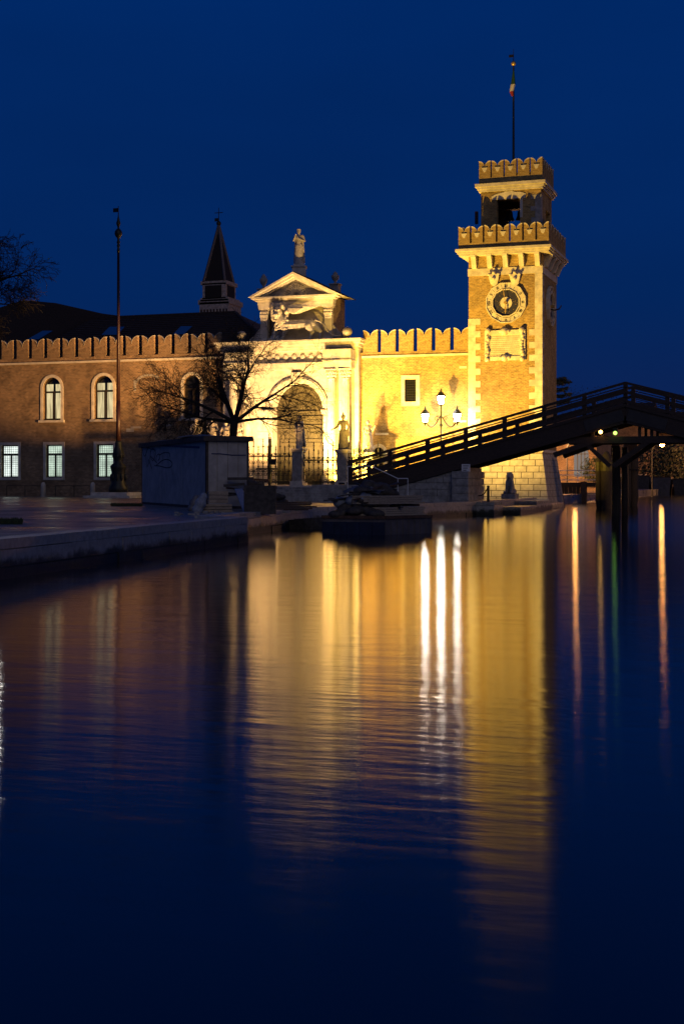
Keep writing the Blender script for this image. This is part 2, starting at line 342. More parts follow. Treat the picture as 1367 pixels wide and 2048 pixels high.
def water_mat():
    m = bpy.data.materials.new('canal water'); m.use_nodes = True; n = m.node_tree; L = n.links; b = n.nodes['Principled BSDF']
    b.inputs['Base Color'].default_value = (0.002,0.006,0.010,1); b.inputs['Roughness'].default_value = 0.9; b.inputs['Specular IOR Level'].default_value = 0.0
    gl = n.nodes.new('ShaderNodeBsdfAnisotropic'); gl.distribution = 'BECKMANN'; gl.inputs['Color'].default_value = (0.95,0.97,1,1)
    gl.inputs['Roughness'].default_value = WATER_ROUGH; gl.inputs['Anisotropy'].default_value = WATER_ANISO
    tv = n.nodes.new('ShaderNodeCombineXYZ'); tv.inputs[0].default_value = TAN[0]; tv.inputs[1].default_value = TAN[1]; L.new(tv.outputs[0], gl.inputs['Tangent'])
    fr = n.nodes.new('ShaderNodeFresnel'); fr.inputs['IOR'].default_value = 1.45; ms = n.nodes.new('ShaderNodeMixShader')
    L.new(fr.outputs[0], ms.inputs[0]); L.new(b.outputs[0], ms.inputs[1]); L.new(gl.outputs[0], ms.inputs[2]); L.new(ms.outputs[0], n.nodes['Material Output'].inputs[0])
    g = n.nodes.new('ShaderNodeNewGeometry')
    def nz(scale, st, rot=0.0, det=3):
        mp = n.nodes.new('ShaderNodeMapping'); mp.inputs['Scale'].default_value = st; mp.inputs['Rotation'].default_value = (0,0,rot)
        t = n.nodes.new('ShaderNodeTexNoise'); t.inputs['Scale'].default_value = scale; t.inputs['Detail'].default_value = det; t.inputs['Roughness'].default_value = 0.55
        L.new(g.outputs['Position'], mp.inputs[0]); L.new(mp.outputs[0], t.inputs[0]); return t
    a = nz(1.0, (0.30,0.9,1), -TH, 3); c = nz(2.6, (0.45,1.5,1), -TH+0.12, 3); d = nz(0.16, (0.5,1.0,1), 0.1, 2)
    b1 = n.nodes.new('ShaderNodeBump'); b1.inputs['Strength'].default_value = 1; b1.inputs['Distance'].default_value = BUMP_A
    b2 = n.nodes.new('ShaderNodeBump'); b2.inputs['Strength'].default_value = 1
    # ripples come and go over the basin
    mr = n.nodes.new('ShaderNodeMapRange'); mr.inputs[1].default_value = 0.4; mr.inputs[2].default_value = 0.62; mr.inputs[3].default_value = BUMP_B*0.35; mr.inputs[4].default_value = BUMP_B*1.5
    L.new(d.outputs[0], mr.inputs[0]); L.new(mr.outputs[0], b2.inputs['Distance'])
    L.new(a.outputs[0], b1.inputs['Height']); L.new(c.outputs[0], b2.inputs['Height']); L.new(b1.outputs[0], b2.inputs['Normal']); L.new(b2.outputs[0], gl.inputs['Normal'])
    return m
TAN = (-math.sin(TH), math.cos(TH))
WATER_ROUGH = 0.138; WATER_ANISO = -0.48; BUMP_A = 0.013; BUMP_B = 0.0038
M_water = water_mat()
YEL = (1.0,0.57,0.075); WRM = (1.0,0.57,0.20); ORG = (1.0,0.50,0.15)
# location, target, watts, colour, cone, softness, label, blend
FLOODS = [
 ((6.6,-17.0,1.6), (14.6,-1,18.0), 68000, YEL, 98, 0.2, 'floodlight behind the bridge aimed up at the tower', 0.85),
 ((5.5,-16.5,2.2), (-4.2,0.7,25.5), 20000, WRM, 17, 0.15, 'narrow floodlight behind the bridge aimed up at the saint on the gate'),
 ((0.9,-5.0,2.3), (3.6,0,7.0), 22000, YEL, 128, 0.14, 'floodlight at the foot of the bright brick wall beside the gate'),
 ((-1.4,-7.9,2.5), (-3.4,0.5,11.5), 31000, WRM, 92, 0.12, 'floodlight on the terrace aimed up at the gate', 0.6),
 ((13.0,-19.0,2.2), (-30.0,0,15.5), 200000, ORG, 24, 0.25, 'orange floodlight on the quay aimed at the long brick wall', 0.7),
 ((-6.4,-6.0,2.4), (-9.5,0,12), 6500, ORG, 92, 0.3, 'small orange floodlight behind the gate fence'),
]
# ================================================================ SETTING
GZ = 0.9
wb = MB(); wb.add([(-1500,-400,0),(1500,-400,0),(1500,2500,0),(-1500,2500,0)], [(0,1,2,3)])
tag(wb.build('water', M_water), None, kind='structure')
bed = MB(); bed.add([(-1500,-400,-3),(1500,-400,-3),(1500,2500,-3),(-1500,2500,-3)], [(0,1,2,3)])
tag(bed.build('canal_bed', M_scrap), None, kind='structure')
EDGE = [(25.0,-140.0),(21.2,-92.0),(20.8,-88.6),(18.75,-67.5),(16.6,-66.2),(14.5,-48.0),(15.9,-40.0),(17.3,-30.0),(18.0,-27.0)]
E2 = [(18.0,-27.0),(18.4,-14.0),(18.4,-3.2)]
land = EDGE+E2[1:]+[(18.4,0.5),(16.0,7.0),(16.0,60.0),(16.0,600.0),(-400,600),(-400,-140)]
INS = 0.5
gm = MB()
gp = [(x-INS, y) for x, y in EDGE+E2[1:]]+[(17.9,0.5),(15.6,7.0),(15.6,60.0),(15.6,600.0),(-400,600),(-400,-140)]
gp[4] = (16.3,-66.6); gp[3] = (18.3,-67.9)
gm.prismz(gp, -2.5, GZ)
ground = gm.build('ground', M_pave); ground['kind'] = 'structure'

# quay: kerb stones and two courses under them, each stone a piece
quay = bpy.data.objects.new('quay', None); COL.objects.link(quay); quay.location = (18,-60,0); quay['kind'] = 'structure'
def quay_run(p, q, top, R, lens=(1.5,2.3)):
    p = Vector((*p,0)); q = Vector((*q,0)); d = q-p; L = d.length; d.normalize(); nrm = Vector((-d.y,d.x,0))  # to the land side (left of the walking direction)
    for (z0, z1, dep, jit, nm) in ((top-0.26, top, 0.75, 0.012, 'kerb_stone'), (top-0.72, top-0.275, 0.68, 0.02, 'stone'), (top-1.9, top-0.735, 0.66, 0.03, 'stone')):
        s = 0.0; first = True
        while s < L-0.05:
            l = min(R.uniform(*lens), L-s)
            if L-s-l < 0.5: l = L-s
            off = R.uniform(-jit, jit); dz = R.uniform(-0.008, 0.008)
            a = p+d*(s+0.008)-nrm*off; b = p+d*(s+l-0.008)-nrm*off
            c = b+nrm*dep; e = a+nrm*dep
            mb = MB(); mb.hexa([(v.x,v.y,z0) for v in (a,b,c,e)], [(v.x,v.y,z1+dz) for v in (a,b,c,e)])
            mb.build(nm, M_quay, quay)
            s += l
for i in range(len(EDGE)-1):
    quay_run(EDGE[i], EDGE[i+1], 1.02, R)
quay_run(E2[0], E2[1], 1.02, R); quay_run(E2[1], E2[2], 1.02, R)

# ================================================================ merlons
def merlon_meshes(wd, h, notch, dep, bm_, sm_, n=7):
    arcs = []
    for sgn in (1,-1):
        arcs.append([(sgn*(wd/2-wd/2*math.sin(math.pi/2*k/n)), h-notch+notch*math.cos(math.pi/2*k/n)) for k in range(n+1)])
    outline = [(-wd/2,0),(wd/2,0)]+arcs[0]+arcs[1][::-1][1:]
    body = MB().prism(outline, 0, dep).mesh('merlon', bm_)
    cp = MB()
    for a in arcs:
        o_ = [(x*1.0+(0.02 if x>0 else -0.02), z+0.09) for x, z in a]
        band(cp, o_, a, -0.05, dep+0.05)
    cop = cp.mesh('coping', sm_)
    return body, cop
def put_merlon(ms, parent, loc, rz=0, bracket=None):
    o = inst(ms[0], 'merlon', parent, loc, rz+R.uniform(-0.012,0.012)); o.scale = (R.uniform(0.975,1.0), 1, R.uniform(0.965,1.02))
    c = inst(ms[1], 'coping', o, loc); c.location = (0,0,0)
    if bracket:
        b = inst(bracket, 'bracket', o, loc); b.location = (0,0,0)
    return o

# ================================================================ left curtain wall
WL0, WL1 = -48.0, -11.55
LW = thing('crenellated_wall', 'long dim orange brick wall with swallow-tail merlons and lit windows, left of the gate', 'wall', (-20,0,0.6))
def rect(x0,x1,z0,z1): return [(x0,z0),(x1,z0),(x1,z1),(x0,z1)]
arched = [(-30.86,-28.9,'lit'),(-25.25,-23.2,'lit'),(-15.75,-14.05,'dark'),(-41.5,-39.5,'lit')]
lowers = [(-30.55,-28.75),(-25.0,-23.2),(-35.6,-33.65),(-39.4,-37.5)]
holes = [arch_pts(a,b,8.35,11.55) for a,b,_ in arched]+[rect(a,b,2.75,5.95) for a,b in lowers]
mb = MB(); wall_holes(mb, rect(WL0,WL1,0.6,14.4), holes, 0.0, 0.45)
mb.box(WL0,WL1,0.62,0.9,0.6,14.4)
mb.box(WL0,WL1,0.0,0.9,14.4,14.45)
mb.build('wall', M_brick, LW)
MB().box(WL0,WL1,-0.14,0.0,13.86,14.06).build('string_course', M_stone, LW)
mb = MB(); mb.box(WL0,WL1,-0.09,0.0,0.6,2.05); mb.build('plinth', M_brick, LW)
for a,b,k in arched:
    wn = MB(); A = arch_pts(a-0.28,b+0.28,8.35,11.55)[1:]+[(a-0.28,8.35)]; B = arch_pts(a,b,8.35,11.55)[1:]+[(a,8.35)]
    band(wn, A, B, -0.09, 0.02)
    win = wn.build('window', M_stone, LW)
    MB().box(a-0.42,b+0.42,-0.22,0.3,8.12,8.35).build('sill', M_stone, win)
    fr = MB(); m_ = (a+b)/2
    O = arch_pts(a,b,8.35,11.55)[1:]+[(a,8.35)]; I = arch_pts(a+0.14,b-0.14,8.35,11.55)[1:]+[(a+0.14,8.35)]
    band(fr, O, I, 0.28, 0.36); fr.box(a,b,0.28,0.36,8.36,8.53); fr.box(m_-0.1,m_+0.1,0.27,0.355,8.5,11.05); fr.box(a,b,0.27,0.36,11.02,11.2)
    fr.build('sash', M_shutter, win)
    if k == 'lit':
        cv = MB(); xs = [a+0.1+(b-a-0.2)*i/40 for i in range(41)]
        for i in range(40):
            y0 = 0.47+0.03*math.sin(i*1.9); y1 = 0.47+0.03*math.sin((i+1)*1.9)
            if abs((xs[i]+xs[i+1])/2-m_) < 0.13: continue
            cv.add([(xs[i],y0,8.5),(xs[i+1],y1,8.5),(xs[i+1],y1,11.9),(xs[i],y0,11.9)], [(0,1,2,3)])
        cv.build('curtain', M_curtain, win)
        MB().prism(arch_pts(a,b,8.35,11.55), 0.55, 0.6).build('pane', M_darkwin, win)
    else:
        MB().prism(arch_pts(a,b,8.35,11.55), 0.42, 0.48).build('pane', M_darkwin, win)
for q,(a,b) in enumerate(lowers):
    wn = MB(); A = rect(a-0.28,b+0.28,2.5,6.22); B = rect(a,b,2.75,5.95); band(wn, A, B, -0.08, 0.02, True)
    win = wn.build('window', M_stone, LW)
    fr = MB(); m_ = (a+b)/2
    band(fr, rect(a,b,2.75,5.95), rect(a+0.12,b-0.12,2.87,5.83), 0.25, 0.33, True)
    fr.box(m_-0.09,m_+0.09,0.25,0.32,2.85,4.95); fr.box(a,b,0.25,0.33,4.92,5.12); fr.build('sash', M_shutter, win)
    gr = MB()
    for k in range(1,9): x = a+(b-a)*k/9; gr.tube((x,0.1,2.75),(x,0.1,5.95),0.018,n=4)
    for k in range(1,15): z = 2.75+3.2*k/15; gr.tube((a,0.1,z),(b,0.1,z),0.018,n=4)
    gr.build('grille', M_iron, win)
    MB().box(a,b,0.42,0.46,2.75,5.95).build('pane', M_coolw if q == 2 else M_cool, win)
# odd stone insets in the brick
for (px,py,wp,hp) in ((262,857,22,4),(253,864,16,7),(330,853,16,4),(268,782,5,22),(455,780,34,9),(445,735,10,20),(450,772,28,20)):
    x,z = P(px,py); MB().box(x,x+wp*0.05,-0.03,0.02,z,z+hp*0.048).build('stone_inset', M_stone_d, LW)
ar = MB(); cx_,cz_ = P(298,768)
o_ = [(cx_+1.55*math.cos(t),cz_-0.1+1.05*math.sin(t)) for t in [math.pi*(0.25+0.72*k/10) for k in range(11)]]
i_ = [(cx_+1.32*math.cos(t),cz_-0.1+0.85*math.sin(t)) for t in [math.pi*(0.25+0.72*k/10) for k in range(11)]]
band(ar, o_, i_, -0.04, 0.02); ar.build('relieving_arch', M_stone_d, LW)
ML = merlon_meshes(1.29, 1.84, 0.66, 0.30, M_brick, M_stone_d)
x = -11.95-0.7; k = 0
while x > WL0:
    put_merlon(ML, LW, (x,0.03,14.4)); x -= 1.715

# right curtain wall
RW = thing('crenellated_wall', 'bright floodlit yellow brick wall with six merlons between gate and tower', 'wall', (6,0,0.6))
hl = [rect(5.93,6.98,9.5,11.5)]
sx0,sz0 = P(757,905); small = arch_pts(sx0-0.45,sx0+0.45,2.6,5.0)
mb = MB(); wall_holes(mb, rect(1.75,12.1,0.6,13.95), hl+[small], 0.0, 0.35); mb.box(1.75,12.1,0.5,0.9,0.6,13.95); mb.box(1.75,12.1,0,0.9,13.95,14.0)
mb.build('wall', M_brick2, RW)
MB().box(1.9,12.1,-0.12,0.0,13.52,13.70).build('string_course', M_stone, RW)
wn = MB(); band(wn, rect(5.6,7.32,9.12,11.86), rect(5.93,6.98,9.5,11.5), -0.1, 0.02, True); win = wn.build('window', M_stone, RW)
gr = MB()
for k in range(0,6): x = 5.98+0.95*k/5; gr.tube((x,0.05,9.5),(x,0.05,11.5),0.028,n=4)
for k in range(1,9): z = 9.5+2.0*k/9; gr.tube((5.93,0.05,z),(6.98,0.05,z),0.028,n=4)
gr.build('grille', M_iron, win); MB().box(5.93,6.98,0.3,0.33,9.5,11.5).build('pane', M_darkwin, win)
wn = MB(); A = arch_pts(sx0-0.75,sx0+0.75,2.6,5.0)[1:]+[(sx0-0.75,2.6)]; B = small[1:]+[(sx0-0.45,2.6)]; band(wn, A, B, -0.08, 0.02); win = wn.build('window', M_stone, RW)
gr = MB()
for k in range(1,4): x = sx0-0.45+0.9*k/4; gr.tube((x,0.05,2.6),(x,0.05,5.4),0.02,n=4)
for k in range(1,6): z = 2.6+2.6*k/6; gr.tube((sx0-0.45,0.05,z),(sx0+0.45,0.05,z),0.02,n=4)
gr.build('grille', M_iron, win); MB().prism(small, 0.25, 0.3).build('pane', M_darkwin, win)
for (px,py,wp,hp) in ((918,737,14,4),(750,870,26,4),(905,845,26,4)):
    x,z = P(px,py); MB().box(x,x+wp*0.047,-0.04,0.02,z,z+hp*0.047).build('stone_inset', M_stone, RW)
MR = merlon_meshes(1.36, 1.98, 0.68, 0.30, M_brick2, M_stone)
for i in range(6): put_merlon(MR, RW, (2.68+1.68*i,0.03,13.95))

# ================================================================ clock tower
TY = -1.0; TX0, TX1 = 12.0, 18.45; TB = 6.2   # shaft
TW = thing('clock_tower', 'tall floodlit brick clock tower with stone base, two rings of merlons and a belfry', 'tower', (15.2,2.5,0))
mb = MB(); mb.box(TX0,TX1,TY,TB,4.8,20.3); mb.build('shaft', M_brick2, TW)
# battered stone base: core and blocks
def foot(z): return max(0.0, (4.95-z)/4.95)*0.72
core = MB(); f0 = foot(-1.5)-0.03; f1 = -0.03
core.hexa([(TX0-0.2,TY-f0,-1.5),(TX1+f0,TY-f0,-1.5),(TX1+f0,TB+f0,-1.5),(TX0-0.2,TB+f0,-1.5)],
          [(TX0-0.0,TY-f1,4.93),(TX1+f1,TY-f1,4.93),(TX1+f1,TB-0.03,4.93),(TX0,TB-0.03,4.93)])
core.build('base_core', M_scrap, TW)
z = 0.0; row = 0
while z < 4.8:
    h = 0.53; z1 = min(z+h, 4.86)
    fa, fb = foot(z), foot(z1)
    xl = TX0-0.02; xr = TX1
    s = -0.55 if row % 2 else 0.0
    while s < xr-xl+0.01:
        l = R.uniform(0.98,1.14); a = max(xl+s, xl); b = min(xl+s+l, xr+fa)
        if xr+fa-b < 0.45: b = xr+fa
        g = 0.028; pr = R.uniform(-0.012,0.02)
        bb = b if b < xr else xr+fa; bt_ = b if b < xr else xr+fb
        if bb-a > 0.12:
            m_ = MB(); m_.hexa([(a+g,TY-fa-pr,z+g),(bb-(g if b<xr else 0),TY-fa-pr,z+g),(bb-(g if b<xr else 0),TY-fa+0.3,z+g),(a+g,TY-fa+0.3,z+g)],
                               [(a+g,TY-fb-pr,z1-g*0.7),(bt_-(g if b<xr else 0),TY-fb-pr,z1-g*0.7),(bt_-(g if b<xr else 0),TY-fb+0.3,z1-g*0.7),(a+g,TY-fb+0.3,z1-g*0.7)])
            m_.build('stone_block', M_quay if row == 0 else M_stone, TW)
        if b >= xr: break
        s += l
    s = 0.32
    while s < TB-TY+0.3:
        l = R.uniform(1.0,1.3); a = TY-fa+s; b = min(a+l, TB)
        if b-a > 0.2:
            m_ = MB(); m_.hexa([(TX1+fa-0.3,a+0.02,z+.02),(TX1+fa,a+0.02,z+.02),(TX1+fa,b-0.02,z+.02),(TX1+fa-0.3,b-0.02,z+.02)],
                               [(TX1+fb-0.3,a+0.02,z1-.01),(TX1+fb,a+0.02,z1-.01),(TX1+fb,b-0.02,z1-.01),(TX1+fb-0.3,b-0.02,z1-.01)])
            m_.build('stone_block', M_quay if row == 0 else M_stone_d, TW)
        s += l
    z += h; row += 1
cr = MB(); cr.box(TX0,TX1+0.1,TY-0.1,TB+0.1,4.88,5.12); cr.build('base_moulding', M_stone, TW)
# quoins
for k in range(21):
    z0 = 5.14+0.545*k; wq = 1.05 if k % 2 == 0 else 0.62
    MB().box(TX0-0.03,TX0+wq,TY-0.035,TY+0.2,z0,z0+0.535).build('quoin', M_stone, TW)
k = 0
while 5.14+0.545*k < 20.2:
    z0 = 5.14+0.545*k; wq = 1.12 if (k % 2 == 0 and z0 < 15.2) else 0.62
    MB().box(TX1-wq,TX1+0.03,TY-0.035,TY+(0.35 if k % 2 else 0.75),z0,min(z0+0.535,20.28)).build('quoin', M_stone, TW)
    k += 1
# fascia band, corbels, cornice
MB().box(TX0-0.06,TX1+0.06,TY-0.07,TB+0.07,20.3,20.92).build('fascia', M_stone, TW)
MB().box(TX0,TX1,TY,TB,20.92,22.0).build('frieze', M_brick2, TW)
cprof = [(0,0.0),(0.30,0.02),(0.42,0.30),(0.55,0.62),(0.75,0.92),(0.78,1.08),(0,1.08)]
def corbel_mesh(wd):
    m_ = MB(); m_.prismx([(-a,b) for a,b in cprof], -wd/2, wd/2); return m_.mesh('corbel', M_stone)
CM = corbel_mesh(0.42)
for i in range(5):
    inst(CM, 'corbel', TW, (TX0+0.55+(TX1-TX0-0.9)*i/4, TY, 20.92))
for i in range(4):
    inst(CM, 'corbel', TW, (TX1, TY+1.0+(TB-TY-1.6)*i/3, 20.92), rad(90))
co = MB(); co.box(TX0-0.70,TX1+0.70,TY-0.80,TB+0.7,22.0,22.16); co.box(TX0-0.82,TX1+0.82,TY-0.92,TB+0.82,22.16,22.34); co.box(TX0-0.95,TX1+0.95,TY-1.06,TB+0.95,22.34,22.56)
co.build('cornice', M_stone, TW)
PX0, PX1, PY0, PY1 = TX0-0.72, TX1+0.72, TY-0.80, TB+0.72
def parapet(x0,x1,y0,y1,z0,z1,t=0.4):
    m_ = MB(); m_.box(x0,x1,y0,y0+t,z0,z1); m_.box(x0,x1,y1-t,y1,z0,z1); m_.box(x0,x0+t,y0+t,y1-t,z0,z1); m_.box(x1-t,x1,y0+t,y1-t,z0,z1)
    m_.box(x0+t,x1-t,y0+t,y1-t,z0-0.0,z0+0.1); return m_
parapet(PX0,PX1,PY0,PY1,22.56,23.05).build('parapet', M_brick2, TW)
def merlon_ring(x0,x1,y0,y1,z,nf,ns,h,notch,gap,bm_,sm_):
    dep = 0.36
    pf = (x1-x0+gap)/nf; wf = pf-gap; mf = merlon_meshes(wf,h,notch,dep,bm_,sm_)
    br = MB(); zz = h-notch
    br.add([(-0.26,-0.10,zz+0.02),(0.26,-0.10,zz+0.02),(0.08,-0.06,zz-0.36),(-0.08,-0.06,zz-0.36),(-0.26,0.0,zz+0.02),(0.26,0.0,zz+0.02),(0.08,0.0,zz-0.36),(-0.08,0.0,zz-0.36)],
           [(0,1,2,3),(7,6,5,4),(0,4,5,1),(3,2,6,7),(0,3,7,4),(1,5,6,2)])
    brm = br.mesh('bracket', sm_)
    for i in range(nf):
        put_merlon(mf, TW, (x0+wf/2+pf*i, y0, z), 0, brm); put_merlon(mf, TW, (x0+wf/2+pf*i, y1-dep, z))
    ps = (y1-y0-2*dep-gap)/ns; ws = ps-gap; ms = merlon_meshes(ws,h,notch,dep,bm_,sm_)
    for i in range(ns):
        yy = y0+dep+gap+ws/2+ps*i
        put_merlon(ms, TW, (x1, yy, z), rad(90)); put_merlon(ms, TW, (x0, yy, z), rad(-90))
merlon_ring(PX0,PX1,PY0,PY1,23.05,7,6,1.42,0.56,0.14,M_brick2,M_stone)
# belfry
UX0,UX1,UY0,UY1 = 12.85,18.15,0.1,5.4
ox0,oz0 = P(993,455,UY0); ox1,oz1 = P(1039,397,UY0)
bf = MB(); zt = 27.75
hole = rect(ox0,ox1,24.2,oz1)
def wall_y(mb,x0,x1,z0,z1,hs,y,t): wall_holes(mb, rect(x0,x1,z0,z1), hs, y, t)
wall_holes(bf, rect(UX0,UX1,22.6,zt), [rect(ox0,ox1,23.4,oz1)], UY0, 0.55)
wall_holes(bf, rect(UX0,UX1,22.6,zt), [rect(ox0,ox1,23.4,oz1)], UY1, -0.55)
wall_holes(bf, rect(UX0+0.55,UX1-0.55,22.6,zt), [rect(ox0,ox1,23.4,oz1)], UY0+0.55, 0.0)
wall_holes(bf, rect(UX0+0.55,UX1-0.55,22.6,zt), [rect(ox0,ox1,23.4,oz1)], UY1-0.55, 0.0)
def side_wall(mb, x, t, y0,y1,z0,z1,hy0,hy1,hz0,hz1):
    s = [(y0,z0),(y1,z0),(y1,z1),(y0,z1)]; h = [(hy0,hz0),(hy1,hz0),(hy1,hz1),(hy0,hz1)]
    for k in range(4):
        j = (k+1)%4
        for xx in (x, x+t):
            mb.add([(xx,*s[k]),(xx,*s[j]),(xx,*h[j]),(xx,*h[k])], [(0,1,2,3)])
        mb.add([(x,*h[k]),(x,*h[j]),(x+t,*h[j]),(x+t,*h[k])], [(0,1,2,3)])
side_wall(bf, UX1, -0.55, UY0,UY1,22.6,zt, 2.4,4.6,23.4,26.4)
side_wall(bf, UX0, 0.55, UY0,UY1,22.6,zt, 2.4,4.6,23.4,26.4)
bf.box(UX0,UX1,UY0,UY1,zt-0.02,zt+0.05)
belf = bf.build('belfry', M_brick2, TW)
lt = MB(); cxo = (ox0+ox1)/2
lt.prism([(ox0-0.45,oz1+0.02),(ox1+0.45,oz1+0.02),(ox1+0.5,oz1+0.4),(ox1+0.1,oz1+0.55),(cxo+0.45,oz1+0.62),(cxo+0.42,zt),(cxo-0.42,zt),(cxo-0.3,oz1+0.66),(ox0-0.1,oz1+0.5),(ox0-0.5,oz1+0.3)], UY0-0.06, UY0+0.3)
lt.build('lintel', M_stone, belf)
MB().box(ox1,ox1+0.24,UY0-0.05,UY0+0.5,25.4,oz1).build('jamb', M_stone, belf)
for (z0,z1,wq) in ((24.9,25.35,0.85),(25.35,25.9,0.5),(25.9,26.3,0.9),(26.3,26.9,0.5),(26.9,27.3,0.9)):
    MB().box(UX1-wq,UX1+0.03,UY0-0.04,UY0+0.6,z0,z1).build('quoin', M_stone_d, belf)
co = MB(); co.box(UX0-0.18,UX1+0.18,UY0-0.2,UY1+0.2,zt+0.05,zt+0.25); co.box(UX0-0.3,UX1+0.3,UY0-0.32,UY1+0.3,zt+0.25,zt+0.45); co.box(UX0-0.45,UX1+0.45,UY0-0.47,UY1+0.45,zt+0.45,zt+0.72)
co.build('cornice', M_stone, TW)
parapet(UX0-0.15,UX1+0.15,UY0-0.15,UY1+0.15,zt+0.72,zt+1.28).build('parapet', M_brick2, TW)
merlon_ring(UX0-0.15,UX1+0.15,UY0-0.15,UY1+0.15,zt+1.28,5,5,1.42,0.56,0.12,M_brick2,M_stone)
# bells
beam_ = MB().box(UX0+0.5,UX1-0.5,3.0,3.25,26.75,26.95); beam_.build('bell_beam', M_wood, TW)
for bx in (cxo-0.55, cxo+0.5):
    b_ = thing('bell', 'bronze bell hanging in the tower opening, '+('left' if bx < cxo else 'right')+' one of the pair', 'bell', (bx,3.1,25.75), 'bells in the tower')
    MB().lathe([(0.48,0),(0.44,0.1),(0.34,0.35),(0.31,0.65),(0.24,0.85),(0.06,0.92),(0.05,1.0)], (bx,3.1,25.75), 16).build('bell_body', M_bronze, b_, True)
    MB().tube((bx,3.1,25.62),(bx,3.1,26.3),0.05,0.03).build('clapper', M_iron, b_)
# hook on the right side and beacon on the left
hk = MB(); hk.path([(TX1,2.6,17.6),(TX1+0.5,2.6,17.5),(TX1+0.9,2.6,17.6),(TX1+1.05,2.6,17.9)],0.06); hk.build('iron_hook', M_iron, TW)
xx,zz = P(953,437,1.5); MB().box(xx-0.15,xx+0.1,1.3,1.6,zz-0.5,zz+0.6).build('warning_board', M_pole, TW)

# clock faces
import string
def strokes(ch, h):
    wv = {'I':0.30,'V':0.62,'X':0.62}[ch]*h
    if ch == 'I': return wv, [((0,0),(0,h))]
    if ch == 'V': return wv, [((-wv*0.36,h),(0,0)),((0,0),(wv*0.36,h))]
    return wv, [((-wv*0.36,0),(wv*0.36,h)),((-wv*0.36,h),(wv*0.36,0))]
NUM = ['XII','I','II','III','IIII','V','VI','VII','VIII','VIIII','X','XI']
def clock(cx, cz, r, name, label, parent_xform):
    root = thing(name, label, 'clock', (0,0,0))
    B = []   # local frame: x right, z up, -y out
    def reg(mb_, nm, mt, par=None, lab=None):
        me = mb_.mesh(nm, mt); o = bpy.data.objects.new(nm, me); COL.objects.link(o); o.parent = par or root
        if lab: o['label'] = lab
        return o
    dode = lambda rr: [(rr*math.sin(rad(15+30*k)), rr*math.cos(rad(15+30*k))) for k in range(12)]
    a = MB(); band(a, dode(r), dode(r*0.95), -0.26, 0, True); reg(a, 'outer_rim', M_stone)
    a = MB(); band(a, dode(r*0.70), dode(r*0.645), -0.24, 0, True); reg(a, 'inner_rim', M_stone)
    reg(MB().prism(dode(r*0.68), -0.06, 0.0), 'dial', M_clock)
    for k in range(12):
        th = rad(30*k); rr = r*0.825
        ca, sa = math.cos(th), math.sin(th)
        T = lambda u, v: (u*ca+(rr+v)*sa, -u*sa+(rr+v)*ca)
        hh = r*0.115; wi = math.tan(rad(15))*(rr-hh)*0.93; wo = math.tan(rad(15))*(rr+hh)*0.93
        pn = reg(MB().prism([T(-wi,-hh),T(wi,-hh),T(wo,hh),T(-wo,hh)], -0.17, 0.0), 'numeral_panel', M_stone)
        st = MB(); th_ = r*0.13; tot = sum(strokes(c, th_)[0] for c in NUM[k]); u = -tot/2
        for c in NUM[k]:
            wv, segs = strokes(c, th_)
            for (x0,z0),(x1,z1) in segs:
                p = T(u+wv/2+x0, z0-th_/2); q = T(u+wv/2+x1, z1-th_/2)
                st.beam((p[0],-0.18,p[1]),(q[0],-0.18,q[1]),0.03,0.03)
            u += wv
        reg(st, 'numeral', M_ink, pn)
        sp = MB(); p = ((r*0.70)*math.sin(th+rad(15)),(r*0.70)*math.cos(th+rad(15))); q = ((r*0.95)*math.sin(th+rad(15)),(r*0.95)*math.cos(th+rad(15)))
        sp.beam((p[0],-0.11,p[1]),(q[0],-0.11,q[1]),0.05,0.22); reg(sp, 'divider', M_stone)
    st = MB()
    for k in range(34):
        a_ = R.uniform(0,6.28); d_ = r*R.uniform(0.27,0.6); s_ = r*(0.028 if k % 7 == 0 else 0.014); c_ = (d_*math.sin(a_),-0.07,d_*math.cos(a_))
        for q in range(2 if k % 7 == 0 else 1):
            st.beam((c_[0]-s_*(1-q),c_[1],c_[2]-s_*q),(c_[0]+s_*(1-q),c_[1],c_[2]+s_*q),0.02,0.02 if k % 7 == 0 else 0.03)
    reg(st, 'star_pattern', M_gold)
    cd = MB(); cd.add(*(lambda n: ([(r*0.29*math.cos(2*math.pi*i/n),-0.10,r*0.29*math.sin(2*math.pi*i/n)) for i in range(n)]+[(r*0.29*math.cos(2*math.pi*i/n),-0.05,r*0.29*math.sin(2*math.pi*i/n)) for i in range(n)],
            [tuple(range(n))]+[(i,(i+1)%n,(i+1)%n+n,i+n) for i in range(n)]))(24)); reg(cd, 'centre_disc', M_stone)
    def hand(ang, ln, wd, y, nm):
        s, c = math.sin(rad(ang)), math.cos(rad(ang)); T = lambda u, v: (u*c+v*s, -u*s+v*c)
        m_ = MB(); m_.prism([T(-wd*0.5,-ln*0.1),T(wd*0.5,-ln*0.1),T(wd*0.45,ln*0.35),T(wd*1.5,ln*0.5),T(wd*0.6,ln*0.62),T(wd*1.1,ln*0.78),T(0,ln),T(-wd*1.1,ln*0.78),T(-wd*0.6,ln*0.62),T(-wd*1.5,ln*0.5),T(-wd*0.45,ln*0.35)], y-0.03, y)
        reg(m_, nm, M_gold)
    hand(-9, r*0.80, r*0.022, -0.42, 'minute_hand'); hand(180, r*0.56, r*0.035, -0.36, 'hour_hand')
    reg(MB().tube((0,-0.46,0),(0,-0.1,0),r*0.075,n=12), 'hub', M_gold)
    parent_xform(root); return root
ccx, ccz = P(1010.5,605.5,TY-0.2); cr_ = 1.80
def pf(r_): r_.location = (ccx,TY-0.002,ccz)
clock(0,0,cr_,'clock','large twelve-sided clock with roman numerals on the lit front of the tower',pf)
